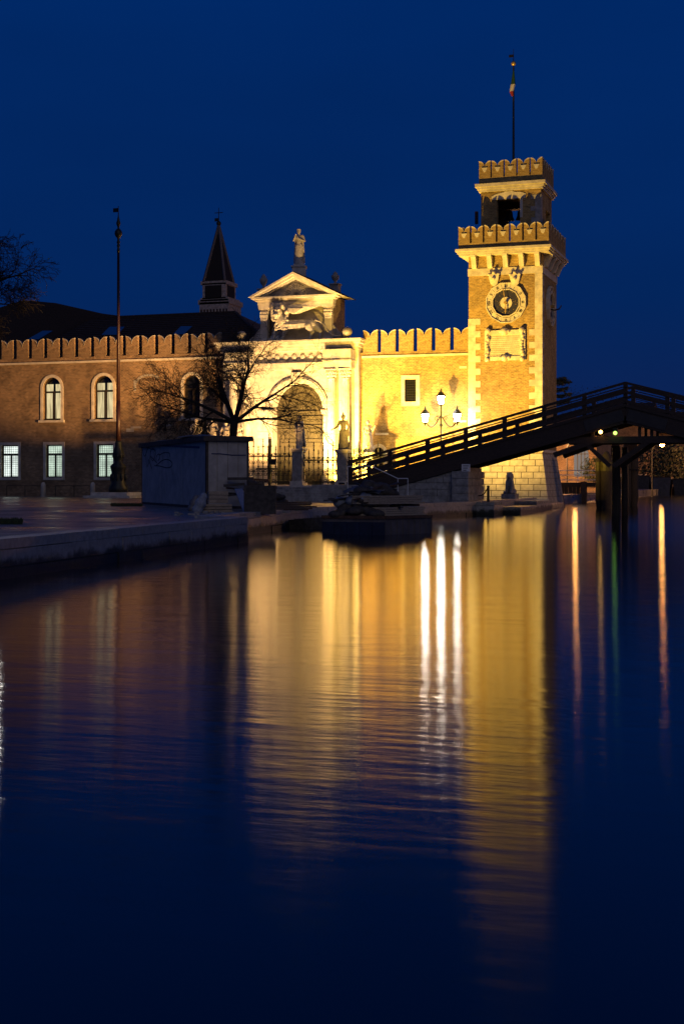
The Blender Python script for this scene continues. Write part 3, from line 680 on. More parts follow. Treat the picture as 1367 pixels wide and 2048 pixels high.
def ps(r_): r_.location = (TX1+0.002,2.6,ccz); r_.rotation_euler = (0,0,rad(90))
clock(0,0,cr_,'clock','shaded clock on the right side of the tower',ps)
# two carved shields over the clock, leaning out
for i,px in enumerate((988,1030)):
    x,z = P(px,560,TY)
    s_ = thing('carved_shield', 'carved stone shield above the clock, '+('left' if i == 0 else 'right')+' of the two', 'shield', (x,TY,z), 'shields above the clock')
    m_ = MB(); o_ = [(0,-0.62),(0.3,-0.35),(0.42,0.1),(0.45,0.5),(0.2,0.45),(0,0.62),(-0.2,0.45),(-0.45,0.5),(-0.42,0.1),(-0.3,-0.35)]
    n = len(o_)
    vs = [(x+a,TY-0.22-0.22*(b+0.6)/1.2,z+b) for a,b in o_]+[(x+a,TY-0.0,z+b) for a,b in o_]+[(x,TY-0.42,z)]
    m_.add(vs, [(k,(k+1)%n,2*n) for k in range(n)]+[(k,(k+1)%n,(k+1)%n+n,k+n) for k in range(n)]); m_.build('shield_body', M_stone, s_)
    m_ = MB(); m_.ball((x,TY-0.5,z+0.05),0.16); m_.ball((x+0.42,TY-0.4,z+0.45),0.12); m_.ball((x-0.42,TY-0.4,z+0.45),0.12); m_.ball((x,TY-0.45,z+0.6),0.13); m_.build('scrolls', M_stone, s_, True)
# inscription tablet
px0,pz1 = P(969,662,TY); px1,pz0 = P(1050,720,TY)
tb = thing('inscription_tablet', 'carved stone tablet with ornate frame under the front clock', 'plaque', (px0,TY,pz0))
MB().box(px0+0.35,px1-0.35,TY-0.08,TY,pz0+0.3,pz1-0.3).build('inscription_panel', M_stone, tb)
fr = MB(); band(fr, rect(px0,px1,pz0,pz1), rect(px0+0.42,px1-0.42,pz0+0.36,pz1-0.36), TY-0.2, TY, True); fr.build('frame', M_stone, tb)
def orn_ball(c, s, sz=1.0):
    MB().ball(c, s, 8, sz=sz).build('carved_scroll', M_stone, tb, True)
for (a,b,s) in [((px0+px1)/2,pz1-0.12,0.34),((px0+px1)/2+0.3,pz1-0.1,0.18),((px0+px1)/2-0.3,pz1-0.1,0.18),((px0+px1)/2,pz0+0.2,0.3),((px0+px1)/2-0.35,pz0+0.22,0.17),((px0+px1)/2+0.35,pz0+0.22,0.17)]: orn_ball((a,TY-0.25,b),s)
for k in range(9):
    zz = pz0+0.25+(pz1-pz0-0.5)*k/8
    for xx in (px0+0.24,px1-0.24): orn_ball((xx+R.uniform(-0.08,0.08),TY-0.24,zz),R.uniform(0.12,0.2),1.2)
for xx,s in ((px0+0.3,-1),(px1-0.3,1)): orn_ball((xx,TY-0.25,pz1-0.02),0.25); orn_ball((xx+s*0.05,TY-0.25,pz0+0.1),0.22)
le = MB()
for row in range(10):
    x = px0+0.55; zz = pz1-0.52-row*0.175
    while x < px1-0.6:
        l = R.uniform(0.05,0.22); le.box(x,min(x+l,px1-0.55),TY-0.086,TY-0.08,zz-0.022,zz+0.022); x += l+0.04
lo = le.build('engraved_lines', mat('worn engraved letters',(0.25,0.2,0.13),0.9), tb); lo['kind'] = 'stuff'
# flagpole on tower
fx,_ = P(1026,317,3.5); base_z = 28.6
fp = thing('flagpole', 'tall thin dark flagpole with a limp flag on top of the clock tower', 'flagpole', (fx,3.5,base_z))
_,zt1 = P(1026,128,3.5); _,zt2 = P(1026,98,3.5)
MB().tube((fx,3.5,base_z),(fx,3.5,zt1),0.13,0.07,8).build('pole', M_bronze, fp)
MB().ball((fx,3.5,zt1+0.05),0.22,10).build('ball_finial', M_gold, fp, True)
v = MB(); v.tube((fx,3.5,zt1+0.2),(fx,3.5,zt2),0.04,0.02,6); v.box(fx-0.42,fx-0.03,3.49,3.52,zt1+0.62,zt1+0.86); v.build('vane', M_iron, fp)
flag = thing('flag', 'limp green, white and red flag hanging on the tower flagpole', 'flag', (fx,3.4,P(0,195,3.5)[1]))
def flagpiece(nm, z0, z1, x0,x1, w0, w1, mt):
    m_ = MB(); n=8
    a_ = [(fx+x0+0.5*w0*math.cos(t), 3.3+0.5*w0*math.sin(t)*0.6+0.04*math.sin(3*t), z0) for t in [2*math.pi*i/n for i in range(n)]]
    b_ = [(fx+x1+0.5*w1*math.cos(t), 3.3+0.5*w1*math.sin(t)*0.6+0.04*math.cos(3*t), z1) for t in [2*math.pi*i/n for i in range(n)]]
    m_.add(a_+b_, [(i,(i+1)%n,(i+1)%n+n,i+n) for i in range(n)]+[tuple(range(n))[::-1],tuple(range(n,2*n))]); return m_.build(nm, mt, flag)
zq = lambda py: P(1026,py,3.5)[1]
flagpiece('green_fold', zq(170), zq(143), 0.0, 0.05, 0.42, 0.12, mat('green cloth',(0.01,0.06,0.03),0.9))
flagpiece('white_fold', zq(184), zq(170), -0.14, 0.0, 0.36, 0.40, mat('white cloth',(0.5,0.5,0.5),0.9))
flagpiece('red_fold', zq(193), zq(184), -0.05, -0.14, 0.2, 0.36, mat('red cloth',(0.25,0.02,0.02),0.9))
# ================================================================ sculpted figures (one continuous voxel surface)
def prims_to_mesh(name, caps, balls, voxel, mt, loc=(0,0,0), rz=0.0, smooth=True):
    m_ = MB()
    for p0, p1, r0, r1 in caps:
        m_.tube(p0, p1, r0, r1, 8); m_.ball(p0, r0, 8); m_.ball(p1, r1, 8)
    for c, r, s in balls: m_.ball(c, r, 10, *s)
    me = m_.mesh(name+'_src', None, fix=True)
    o = bpy.data.objects.new('tmp', me); COL.objects.link(o)
    md = o.modifiers.new('r', 'REMESH'); md.mode = 'VOXEL'; md.voxel_size = voxel; md.use_smooth_shade = True
    md2 = o.modifiers.new('s', 'SMOOTH'); md2.iterations = 1; md2.factor = 0.4
    dg = bpy.context.evaluated_depsgraph_get(); ev = o.evaluated_get(dg)
    me2 = bpy.data.meshes.new_from_object(ev); me2.name = name
    bpy.data.objects.remove(o)
    me2.materials.clear(); me2.materials.append(mt)
    return me2
def robed(h, robe_w=0.26, arms=None, head='hair', lean=0.0, cloak=False, lump=0, prop=None, nude_leg=False):
    """figure facing -y, h = total height; returns capsules and balls"""
    rr = random.Random(lump+3); u = h/7.5; C = []; B = []
    hip = 3.9*u; sh = 6.15*u
    # robe: folds as tapering capsules
    nf = 16
    for k in range(nf):
        t = 2*math.pi*k/nf; rx = robe_w*h*0.5*(1+0.12*rr.uniform(-1,1)); ry = robe_w*h*0.42
        b = (math.cos(t)*rx+lean*0.4*u, math.sin(t)*ry, 0.05*u); m_ = (math.cos(t)*rx*0.85+lean*0.2*u, math.sin(t)*ry*0.85, 2.0*u); tt = (math.cos(t)*0.62*u, math.sin(t)*0.45*u, hip)
        C.append((b,m_,0.17*u,0.2*u)); C.append((m_,tt,0.2*u,0.25*u))
    C.append(((0,0,0.3*u),(0,0,hip),robe_w*h*0.36,0.62*u))
    C.append(((-0.25*u,-0.3*u,1.9*u),(-0.3*u,-0.15*u,hip),0.36*u,0.45*u))     # forward knee under the cloth
    B.append(((0,0,hip+0.15*u),0.78*u,(1,0.72,0.7)))
    for k in range(7):   # girdle folds
        B.append(((rr.uniform(-0.6,0.6)*u,-0.42*u,hip+rr.uniform(-0.1,0.35)*u),0.22*u,(1.6,0.8,0.6)))
    C.append(((0,0,hip+0.2*u),(lean*0.1*u,0,sh-0.5*u),0.55*u,0.66*u))
    B.append(((lean*0.1*u,-0.05*u,sh-0.55*u),0.75*u,(1.05,0.68,0.8)))
    C.append(((-0.75*u,0,sh-0.1*u),(0.75*u,0,sh-0.1*u),0.30*u,0.30*u))
    nb = (lean*0.15*u,0,sh); hd = (lean*0.25*u,-0.08*u,sh+0.82*u)
    C.append((nb,hd,0.24*u,0.24*u)); B.append((hd,0.46*u,(0.82,0.95,1.15)))
    B.append(((hd[0],hd[1]-0.46*u,hd[2]-0.05*u),0.10*u,(0.8,1,1.5))); B.append(((hd[0],hd[1]-0.35*u,hd[2]-0.35*u),0.16*u,(1.2,1,0.7)))
    for s in (-1,1): B.append(((hd[0]+s*0.38*u,hd[1],hd[2]-0.02*u),0.09*u,(0.6,1,1.4)))
    if head == 'hair': B += [((hd[0],hd[1]+0.14*u,hd[2]+0.12*u),0.5*u,(1,1,0.95)),((hd[0],hd[1]+0.5*u,hd[2]-0.1*u),0.25*u,(1,1,1))]
    if head == 'crown': B += [((hd[0],hd[1]+0.1*u,hd[2]+0.16*u),0.46*u,(1,1,0.9))]+[((hd[0]+0.36*u*math.cos(a),hd[1]+0.36*u*math.sin(a),hd[2]+0.48*u),0.1*u,(1,1,1.6)) for a in [k*math.pi/4 for k in range(8)]]
    if head == 'helmet':
        B += [((hd[0],hd[1]+0.06*u,hd[2]+0.2*u),0.52*u,(0.95,1.1,0.85))]
        C += [((hd[0],hd[1]-0.1*u,hd[2]+0.6*u),(hd[0],hd[1]+0.1*u,hd[2]+0.95*u),0.12*u,0.2*u),((hd[0],hd[1]+0.1*u,hd[2]+0.95*u),(hd[0],hd[1]+0.65*u,hd[2]+0.4*u),0.2*u,0.12*u)]
    if head == 'beard': B += [((hd[0],hd[1]+0.1*u,hd[2]+0.15*u),0.5*u,(1,1,0.95)),((hd[0],hd[1]-0.3*u,hd[2]-0.5*u),0.28*u,(0.9,0.7,1.3))]
    for s, el, ha in (arms or []):
        s0 = (s*0.85*u,0,sh-0.2*u); e1 = (el[0]*u,el[1]*u,el[2]*u); h1 = (ha[0]*u,ha[1]*u,ha[2]*u)
        C.append((s0,e1,0.30*u,0.24*u)); C.append((e1,h1,0.22*u,0.14*u))
        dv = (Vector(h1)-Vector(e1)).normalized(); side = dv.cross(Vector((0,0,1))); side = side.normalized() if side.length > 0.1 else Vector((1,0,0))
        pc = Vector(h1)+dv*0.16*u; B.append((tuple(pc),0.16*u,(1,1,1)))
        for q in range(4):
            a_ = pc+side*(q-1.5)*0.085*u; k1 = a_+dv*0.2*u; k2 = k1+dv*0.13*u+Vector((0,0,-0.05*u))
            C.append((tuple(a_),tuple(k1),0.05*u,0.045*u)); C.append((tuple(k1),tuple(k2),0.045*u,0.035*u))
        C.append((tuple(pc-side*0.12*u),tuple(pc-side*0.24*u+dv*0.12*u),0.055*u,0.04*u))
    if cloak:
        for k in range(7):
            x_ = (-0.8+1.6*k/6)*u; C.append(((x_*0.9,0.4*u,sh-0.15*u),(x_*1.25+rr.uniform(-.1,.1)*u,0.85*u+rr.uniform(-.1,.1)*u,0.6*u),0.2*u,0.26*u))
    return C, B
def statue(loc, h, rz, name, label, mt, base=None, voxel=None, extra=None, group=None, cat='statue', **kw):
    C, B = robed(h, **kw)
    if extra:
        c2, b2 = extra(h/7.5); C += c2; B += b2
    me = prims_to_mesh('figure', C, B, voxel or h*0.012, mt)
    root = thing(name, label, cat, loc, group, rz)
    zb = 0.0
    if base:   # list of (half x, half y, z0, z1, [cornice])
        for nm, hx, hy, z0, z1 in base:
            m_ = MB(); m_.box(-hx,hx,-hy,hy,z0,z1); me_ = m_.mesh(nm, M_stone); o = bpy.data.objects.new(nm, me_); COL.objects.link(o); o.parent = root; zb = max(zb, z1)
    o = bpy.data.objects.new('figure', me); COL.objects.link(o); o.parent = root; o.location = (0,0,zb)
    return root
def blob(name, loc, caps, balls, voxel, mt, label, cat, rz=0.0, group=None):
    me = prims_to_mesh(name, caps, balls, voxel, mt); root = thing(name, label, cat, loc, group, rz)
    o = bpy.data.objects.new('body', me); COL.objects.link(o); o.parent = root; return root

# ================================================================ the great gate
TZ = 2.05   # terrace level
GT = thing('stone_gate', 'white floodlit classical stone gate with arch, columns and pediment', 'gate', (-4.3,0,TZ))
GX0, GX1 = -11.5, 1.75
aL, aR, aS, aT = -6.6, -1.62, 8.9, 11.45
m_ = MB(); wall_holes(m_, rect(GX0,GX1,0.6,15.3), [arch_pts(aL,aR,TZ,aS,20)], -0.5, 1.4); m_.box(GX0,GX0+0.3,-0.498,0.9,0.6,15.3); m_.box(GX1-0.3,GX1,-0.498,0.9,0.6,15.3); m_.box(GX0,GX1,-0.5,0.9,15.3,15.34)
m_.build('gate_wall', M_stone, GT)
m_ = MB(); A = arch_pts(aL-0.55,aR+0.55,TZ,aS,20)[2:-0 or None]; B = arch_pts(aL,aR,TZ,aS,20)[2:]
band(m_, A, B, -0.68, -0.45); A = arch_pts(aL-0.42,aR+0.42,TZ,aS,20)[2:]; B = arch_pts(aL-0.25,aR+0.25,TZ,aS,20)[2:]; band(m_, A, B, -0.76, -0.6); m_.build('archivolt', M_stone, GT)
for x0,x1 in ((aL-0.95,aL+0.05),(aR-0.05,aR+0.95)):
    m_ = MB(); m_.box(x0,x1,-0.78,-0.3,aS-0.4,aS-0.2); m_.box(x0-0.06,x1+0.06,-0.86,-0.3,aS-0.2,aS-0.02); m_.build('impost', M_stone, GT)
m_ = MB(); m_.prism([(-4.45,aT-0.1),(-3.75,aT-0.1),(-3.6,aT+0.85),(-4.6,aT+0.85)], -0.95, -0.45); m_.build('keystone', M_stone, GT)
# door: two leaves with recessed panels and a lunette
dr = bpy.data.objects.new('door', MB().prism(arch_pts(aL,aR,TZ,aS,20), 0.8, 0.9).mesh('door', M_door, off=tuple(origin_of(GT)))); COL.objects.link(dr); dr.parent = GT
dm = (aL+aR)/2
def dpart(mb_, nm): return mb_.build(nm, M_door, dr)
m_ = MB(); m_.box(aL,aR,0.62,0.8,aS-0.35,aS-0.05); dpart(m_, 'transom')
m_ = MB(); A = arch_pts(aL+0.1,aR-0.1,TZ,aS,20)[2:]; B = arch_pts(aL+0.35,aR-0.35,TZ,aS,20)[2:]; band(m_,A,B,0.66,0.8); A = arch_pts(aL+0.9,aR-0.9,TZ,aS,20)[2:]; B = arch_pts(aL+1.05,aR-1.05,TZ,aS,20)[2:]; band(m_,A,B,0.68,0.8)
for k in range(1,8):
    t = math.pi*k/8; m_.beam((dm+0.4*math.cos(t),0.74,aS+0.4*math.sin(t)),(dm+1.5*math.cos(t),0.74,aS+1.5*math.sin(t)),0.08,0.08)
dpart(m_, 'lunette_tracery')
for (x0,x1) in ((aL+0.15,dm-0.07),(dm+0.07,aR-0.15)):
    for (z0,z1) in ((TZ+0.2,TZ+1.9),(TZ+2.05,TZ+3.9),(TZ+4.05,TZ+5.2),(TZ+5.35,TZ+6.35)):
        m_ = MB(); band(m_, rect(x0,x1,z0,z1), rect(x0+0.18,x1-0.18,z0+0.18,z1-0.18), 0.68, 0.8, True); m_.box(x0+0.4,x1-0.4,0.74,0.8,z0+0.35,z1-0.35); dpart(m_, 'door_panel')
# columns in pairs
def column(x, y=-1.15):
    m_ = MB(); prof = [(0.50,0.0),(0.50,0.12),(0.44,0.16),(0.47,0.26),(0.42,0.34)]
    for k in range(9): t = k/8; prof.append((0.37-0.05*t*t, 0.36+8.3*t))
    prof += [(0.38,8.68),(0.33,8.72),(0.37,8.9),(0.44,9.25),(0.52,9.45)]
    m_.lathe(prof, (x,y,TZ+0.9), 18); m_.box(x-0.56,x+0.56,y-0.56,y+0.56,TZ+0.9-0.0,TZ+1.0); m_.box(x-0.55,x+0.55,y-0.55,y+0.55,TZ+10.35,TZ+10.5)
    c_ = m_.build('column', M_stone, GT)
    for p_ in c_.data.polygons: p_.use_smooth = len(p_.vertices) == 4 and abs(p_.normal.z) < 0.6 and p_.area > 0.02 and p_.area < 0.6
    lv = MB()
    for k in range(12):
        t = 2*math.pi*k/12
        for (r_,z_) in ((0.42,8.95),(0.48,9.2)): lv.ball((x+r_*math.cos(t+z_),y+r_*math.sin(t+z_),TZ+0.9+z_),0.09,6,sz=1.6)
    lv.build('capital_leaves', M_stone, c_)
    fl = MB()
    for k in range(12):
        t = 2*math.pi*(k+0.5)/12; fl.tube((x+0.385*math.cos(t),y+0.385*math.sin(t),TZ+1.4),(x+0.325*math.cos(t),y+0.325*math.sin(t),TZ+9.4),0.035,0.03,4)
    fl.build('fluting', M_stone, c_)
for x in (-0.62,0.72,-8.85,-10.2):
    column(x)
for x0,x1 in ((-1.25,1.4),(-10.8,-8.2)):
    MB().box(x0,x1,-1.85,-0.5,TZ,TZ+0.9).build('column_plinth', M_stone, GT)
    m_ = MB(); m_.box(x0,x1,-1.65,-0.5,12.56,13.15); m_.box(x0-0.06,x1+0.06,-1.82,-0.5,13.15,13.28); m_.box(x0,x1,-1.72,-0.5,13.28,14.25); m_.build('entablature_block', M_stone, GT)
m_ = MB(); m_.box(-8.2,-1.25,-0.8,-0.5,12.6,12.95); m_.box(-8.2,-1.25,-0.88,-0.5,12.95,13.2); m_.build('architrave', M_stone, GT)
m_ = MB()
for k in range(9): m_.ball((-7.7+0.82*k,-0.55,13.75),0.27,8,sy=0.4)
m_.build('frieze_reliefs', M_stone, GT, True)
m_ = MB(); m_.box(GX0-0.05,GX1+0.05,-0.95,0.9,14.28,14.5); m_.box(GX0-0.25,GX1+0.22,-1.15,0.9,14.5,14.78); m_.box(GX0-0.4,GX1+0.4,-1.35,0.9,14.78,15.05); m_.box(GX0-0.5,GX1+0.5,-1.5,0.9,15.05,15.22)
m_.build('cornice', M_stone, GT)
# rusticated blocks beside the arch
for side in (0,1):
    for k in range(9):
        z0 = TZ+0.05+0.7*k; a_,b_ = ((-1.6,-1.27) if side else (-8.15,-6.65))
        MB().box(a_,b_,-0.56,-0.45,z0,z0+0.66).build('stone_block', M_stone, GT)
# aedicule with pediment
ax0, ax1, ay0 = -7.85, -0.75, -0.55
az0, az1 = 15.22, 18.35
m_ = MB(); m_.box(ax0+0.05,ax1-0.05,ay0+1.15,3.2,az0,az1+0.9); m_.box(ax0+0.05,ax0+0.8,ay0+0.57,ay0+1.15,az0,az1+0.9); m_.box(ax1-0.8,ax1-0.05,ay0+0.57,ay0+1.15,az0,az1+0.9); m_.build('aedicule_core', M_brick, GT)
m_ = MB(); m_.box(ax0+0.8,ax1-0.8,ay0+1.08,ay0+1.15,az0,az1); m_.box(ax0+0.8,ax1-0.8,ay0+0.6,ay0+1.15,az1,az1+0.9); m_.build('aedicule_back', M_stone, GT)
for x0 in (ax0, ax1-0.85):
    m_ = MB(); m_.box(x0,x0+0.85,ay0,ay0+0.56,az0,az0+0.3); m_.box(x0+0.08,x0+0.77,ay0+0.06,ay0+0.56,az0+0.3,az1-0.85); m_.box(x0+0.2,x0+0.65,ay0+0.03,ay0+0.1,az0+0.5,az1-1.0)
    m_.build('pilaster', M_stone, GT)
    m_ = MB(); m_.box(x0+0.04,x0+0.81,ay0+0.02,ay0+0.56,az1-0.85,az1-0.72); m_.box(x0-0.05,x0+0.9,ay0-0.05,ay0+0.56,az1-0.14,az1)
    for k in range(5):
        for z_ in (0.2,0.45): m_.ball((x0+0.1+0.163*k,ay0+0.04,az1-0.85+z_),0.1,6,sz=1.3)
    m_.box(x0+0.08,x0+0.77,ay0+0.08,ay0+0.56,az1-0.72,az1-0.14); m_.build('capital', M_stone, GT)
m_ = MB(); m_.box(ax0-0.1,ax1+0.1,ay0-0.08,ay0+0.6,az1,az1+0.3); m_.box(ax0-0.14,ax1+0.14,ay0-0.14,ay0+0.6,az1+0.3,az1+0.62); m_.box(ax0-0.35,ax1+0.35,ay0-0.35,ay0+0.6,az1+0.62,az1+0.78); m_.box(ax0-0.6,ax1+0.6,ay0-0.6,ay0+0.7,az1+0.78,az1+0.96)
m_.build('entablature', M_stone, GT)
px_c = (ax0+ax1)/2; bz = az1+0.96; hz_ = 2.15; hw = (ax1-ax0)/2+0.85
m_ = MB(); m_.prism([(px_c-hw+0.7,bz),(px_c+hw-0.7,bz),(px_c,bz+hz_-0.42)], ay0+0.1, 3.2); m_.build('tympanum', M_stone_d, GT)
def rake(s, off0, off1, yf, nm):
    m_ = MB(); a = (px_c+s*hw, bz); b = (px_c, bz+hz_)
    dx, dz = b[0]-a[0], b[1]-a[1]; L_ = math.hypot(dx,dz); nx, nz_ = (-dz/L_*(-s)*-1, 0); n_ = (dz/L_*s, dx/L_*-s)
    n_ = (s*dz/L_, abs(dx)/L_)
    def o(p,q,clx=False): return (p[0]-n_[0]*q, p[1]-n_[1]*q)
    a0 = o(a,off0); a1 = (a0[0]-s*0.0, a0[1]); 
    # cut vertical at the apex
    sl = dz/abs(dx)
    pts = [(a[0],a[1]-off0*0+(-off0)*L_/abs(dx)), (a[0],a[1]-off1*L_/abs(dx)), (b[0],b[1]-off1*L_/abs(dx)), (b[0],b[1]-off0*L_/abs(dx))]
    pts = [(x_, max(z_, bz-0.0) if abs(x_-a[0])<1e-6 else z_) for x_, z_ in pts]
    if pts[0][1]-pts[1][1] < 1e-4:
        xq = a[0]-s*((off1*L_/abs(dx))/sl); pts[1] = (xq, bz); 
        xq0 = a[0]-s*((off0*L_/abs(dx))/sl); pts[0] = (xq0, bz)
    m_.prism(pts, yf, 3.3); return m_
for s in (-1,1):
    for o0,o1,yf,nm in ((0.0,0.18,ay0-0.75,'raking_cornice'),(0.18,0.38,ay0-0.55,'raking_moulding'),(0.38,0.55,ay0-0.25,'raking_moulding')):
        mm = rake(s,o0,o1,yf,nm); mm.build(nm, M_stone, GT)
    # tiled pitch behind
    m_ = MB(); a=(px_c+s*(hw-0.05),bz+0.06); b=(px_c,bz+hz_+0.08); m_.add([(a[0],ay0-0.5,a[1]),(a[0],3.9,a[1]),(b[0],3.9,b[1]),(b[0],ay0-0.5,b[1]),(a[0],ay0-0.5,a[1]-0.08),(a[0],3.9,a[1]-0.08),(b[0],3.9,b[1]-0.08),(b[0],ay0-0.5,b[1]-0.08)],
        [(0,1,2,3),(7,6,5,4),(0,4,5,1),(2,6,7,3),(0,3,7,4),(1,5,6,2)]); m_.build('roof_slope', M_tile, GT)
sh = MB()
for k in range(11):
    t = math.pi*(k+0.5)/11; sh.tube((px_c,ay0+0.08,bz+0.05),(px_c+0.92*math.cos(t),ay0+0.02,bz+0.05+1.0*math.sin(t)),0.04,0.13,6)
A = [(px_c+1.12*math.cos(math.pi*k/16),bz+1.16*math.sin(math.pi*k/16)) for k in range(17)]; B = [(px_c+0.98*math.cos(math.pi*k/16),bz+1.02*math.sin(math.pi*k/16)) for k in range(17)]
band(sh,A,B,ay0-0.05,ay0+0.1); sh.build('shell_relief', M_stone_d, GT, True)
for (px,py) in ((483,676),(694,672)):
    x,_ = P(px,py,-1.0); b_ = thing('ball_finial', 'stone ball on the gate cornice, '+('left' if px < 600 else 'right')+' of the little temple', 'finial', (x,-1.0,15.22), 'balls on the gate cornice')
    MB().lathe([(0.32,0),(0.3,0.1),(0.14,0.16),(0.16,0.2),(0.3,0.27),(0.42,0.42),(0.46,0.62),(0.42,0.82),(0.28,0.98),(0.05,1.05)], (x,-1.0,15.22), 14).build('ball', M_stone_d, b_, True)
    s = -1 if px < 600 else 1
    sv = MB(); xa = ax0 if s < 0 else ax1
    sv.prism([(xa,15.22),(xa,16.6),(xa+s*0.5,16.0),(xa+s*1.2,15.6),(x-s*0.45,15.4),(x-s*0.45,15.22)] if s>0 else [(xa,15.22),(x-s*0.45,15.22),(x-s*0.45,15.4),(xa+s*1.0,15.6),(xa+s*0.5,16.0),(xa,16.6)], -0.3, 0.1); sv.build('scroll_volute', M_stone_d, GT)
for i,(px,py0,py1,xp0,xp1) in enumerate(((527,548,578,516,538),(670,543,568,660,681))):
    x,z0 = P(px,py1,3.0); _,z1 = P(px,py0,3.0); h = z1-z0
    u_ = thing('stone_urn', 'dark stone urn behind the pediment, '+('left' if i == 0 else 'right')+' end', 'urn', (x,3.0,z0-0.8), 'urns behind the pediment')
    MB().box(x-0.42,x+0.42,2.6,3.4,18.6,z0-0.1).build('plinth', M_stone_d, u_); MB().box(x-0.52,x+0.52,2.5,3.5,z0-0.1,z0).build('plinth_cap', M_stone_d, u_)
    MB().lathe([(0.22,0),(0.2,0.06*h),(0.08,0.14*h),(0.12,0.2*h),(0.3,0.38*h),(0.38,0.58*h),(0.36,0.68*h),(0.2,0.76*h),(0.24,0.82*h),(0.12,0.92*h),(0.05,h)], (x,3.0,z0), 14).build('vase', M_stone_d, u_, True)
# saint on the ridge
sx_, sz_ = P(598,529,0.7)
st = statue((sx_,0.7,sz_-0.8), 3.25, rad(18), 'saint_statue', 'marble saint with joined hands standing on the pediment top', M_marble,
   base=[('plinth',0.62,0.55,-0.35,0.5),('plinth_cap',0.72,0.65,0.5,0.62),('plinth_step',0.5,0.45,0.62,0.8)],
   head='crown', cloak=True, lean=-0.3, robe_w=0.22, lump=1,
   arms=[(-1,(-1.15,-0.5,5.0),(-0.75,-1.25,5.9)),(1,(1.15,-0.3,4.95),(-0.1,-1.15,5.3))])
# winged lion relief
def lion_relief():
    C = []; B = []
    X = lambda px, py: P(px,py,-0.45)
    def c(p, q_, r0, r1, y=-0.25, y2=None):
        a_ = X(*p); b_ = X(*q_); C.append(((a_[0],y,a_[1]),(b_[0],y if y2 is None else y2,b_[1]),r0,r1))
    def b(p, r, s=(1,0.6,1), y=-0.25):
        a_ = X(*p); B.append(((a_[0],y,a_[1]),r,s))
    # trunk: deep chest, narrow belly
    c((573,651),(600,650),0.50,0.44); c((600,649),(623,648),0.42,0.36); b((570,651),0.56,(1,.8,1.05),-0.3); b((624,649),0.42,(1,.8,1.05))
    c((568,645),(562,632),0.50,0.46,-0.35)
    # head, turned to the square
    b((560,626),0.50,(0.9,0.95,1.05),-0.62); b((559,632),0.27,(1.05,1,0.8),-1.02); b((559,637),0.20,(1.0,1,0.7),-0.95); b((559,623),0.12,(0.8,1,1.6),-1.08)
    for dx in (-5,5): b((560+dx,622),0.12,(1.3,1,0.7),-1.02); b((560+dx*2.0,613),0.17,(0.9,.8,1.2),-0.7)
    rr = random.Random(5)
    for k in range(22):
        t = k*2*math.pi/22; b((562+15*math.cos(t)+rr.uniform(-1,1),628+16*math.sin(t)+rr.uniform(-1,1)),0.19,(1,1,1.3),-0.45)
    for k in range(34): b((566+rr.uniform(-11,14),650+rr.uniform(-9,10)),0.13,(1.1,.8,.7),-0.62)
    # legs
    c((558,655),(552,668),0.30,0.20,-0.35); c((552,668),(550,679),0.20,0.16,-0.4); c((549,680),(542,681),0.17,0.14,-0.5)
    c((573,660),(568,672),0.28,0.19,-0.3); c((568,672),(567,680),0.19,0.15,-0.35); c((566,681),(559,682),0.16,0.13,-0.45)
    c((620,653),(627,664),0.40,0.24,-0.4); c((627,664),(623,672),0.2,0.14,-0.4); c((623,672),(622,681),0.14,0.13,-0.4); c((621,682),(613,682),0.15,0.12,-0.5)
    c((630,652),(641,663),0.30,0.2,-0.15); c((641,663),(640,680),0.16,0.13,-0.15); c((639,681),(632,682),0.14,0.12,-0.25)
    for p0,p1 in (((632,641),(642,644)),((642,644),(650,652)),((650,652),(655,662)),((655,662),(664,670)),((664,670),(674,673)),((674,673),(685,671))): c(p0,p1,0.09,0.09,-0.2)
    # wing swept back, separate feathers
    c((576,626),(588,616),0.20,0.24,-0.55); c((588,616),(606,613),0.22,0.16,-0.6)
    for k in range(8):
        t = k/7; c((586+3*t,614+13*t),(640-36*t,615+12*t),0.13,0.05,-0.68+0.1*t)
    for k in range(6):
        t = k/5; c((583,619+6*t),(610-14*t,619+9*t),0.12,0.07,-0.78)
    return C, B
C_,B_ = lion_relief()
me = prims_to_mesh('lion_body', C_, B_, 0.035, M_marble)
ln = thing('winged_lion', 'carved winged lion relief under the pediment of the gate', 'statue', (-4.3,-0.45,15.22))
o = bpy.data.objects.new('lion_body', me); COL.objects.link(o); o.parent = ln; o.location = (4.3,0,-15.22)
a_ = P(553,676,-0.5); bk = MB().box(-6.6,-5.7,-0.95,-0.65,15.24,15.75); bk.build('book', M_marble, ln)

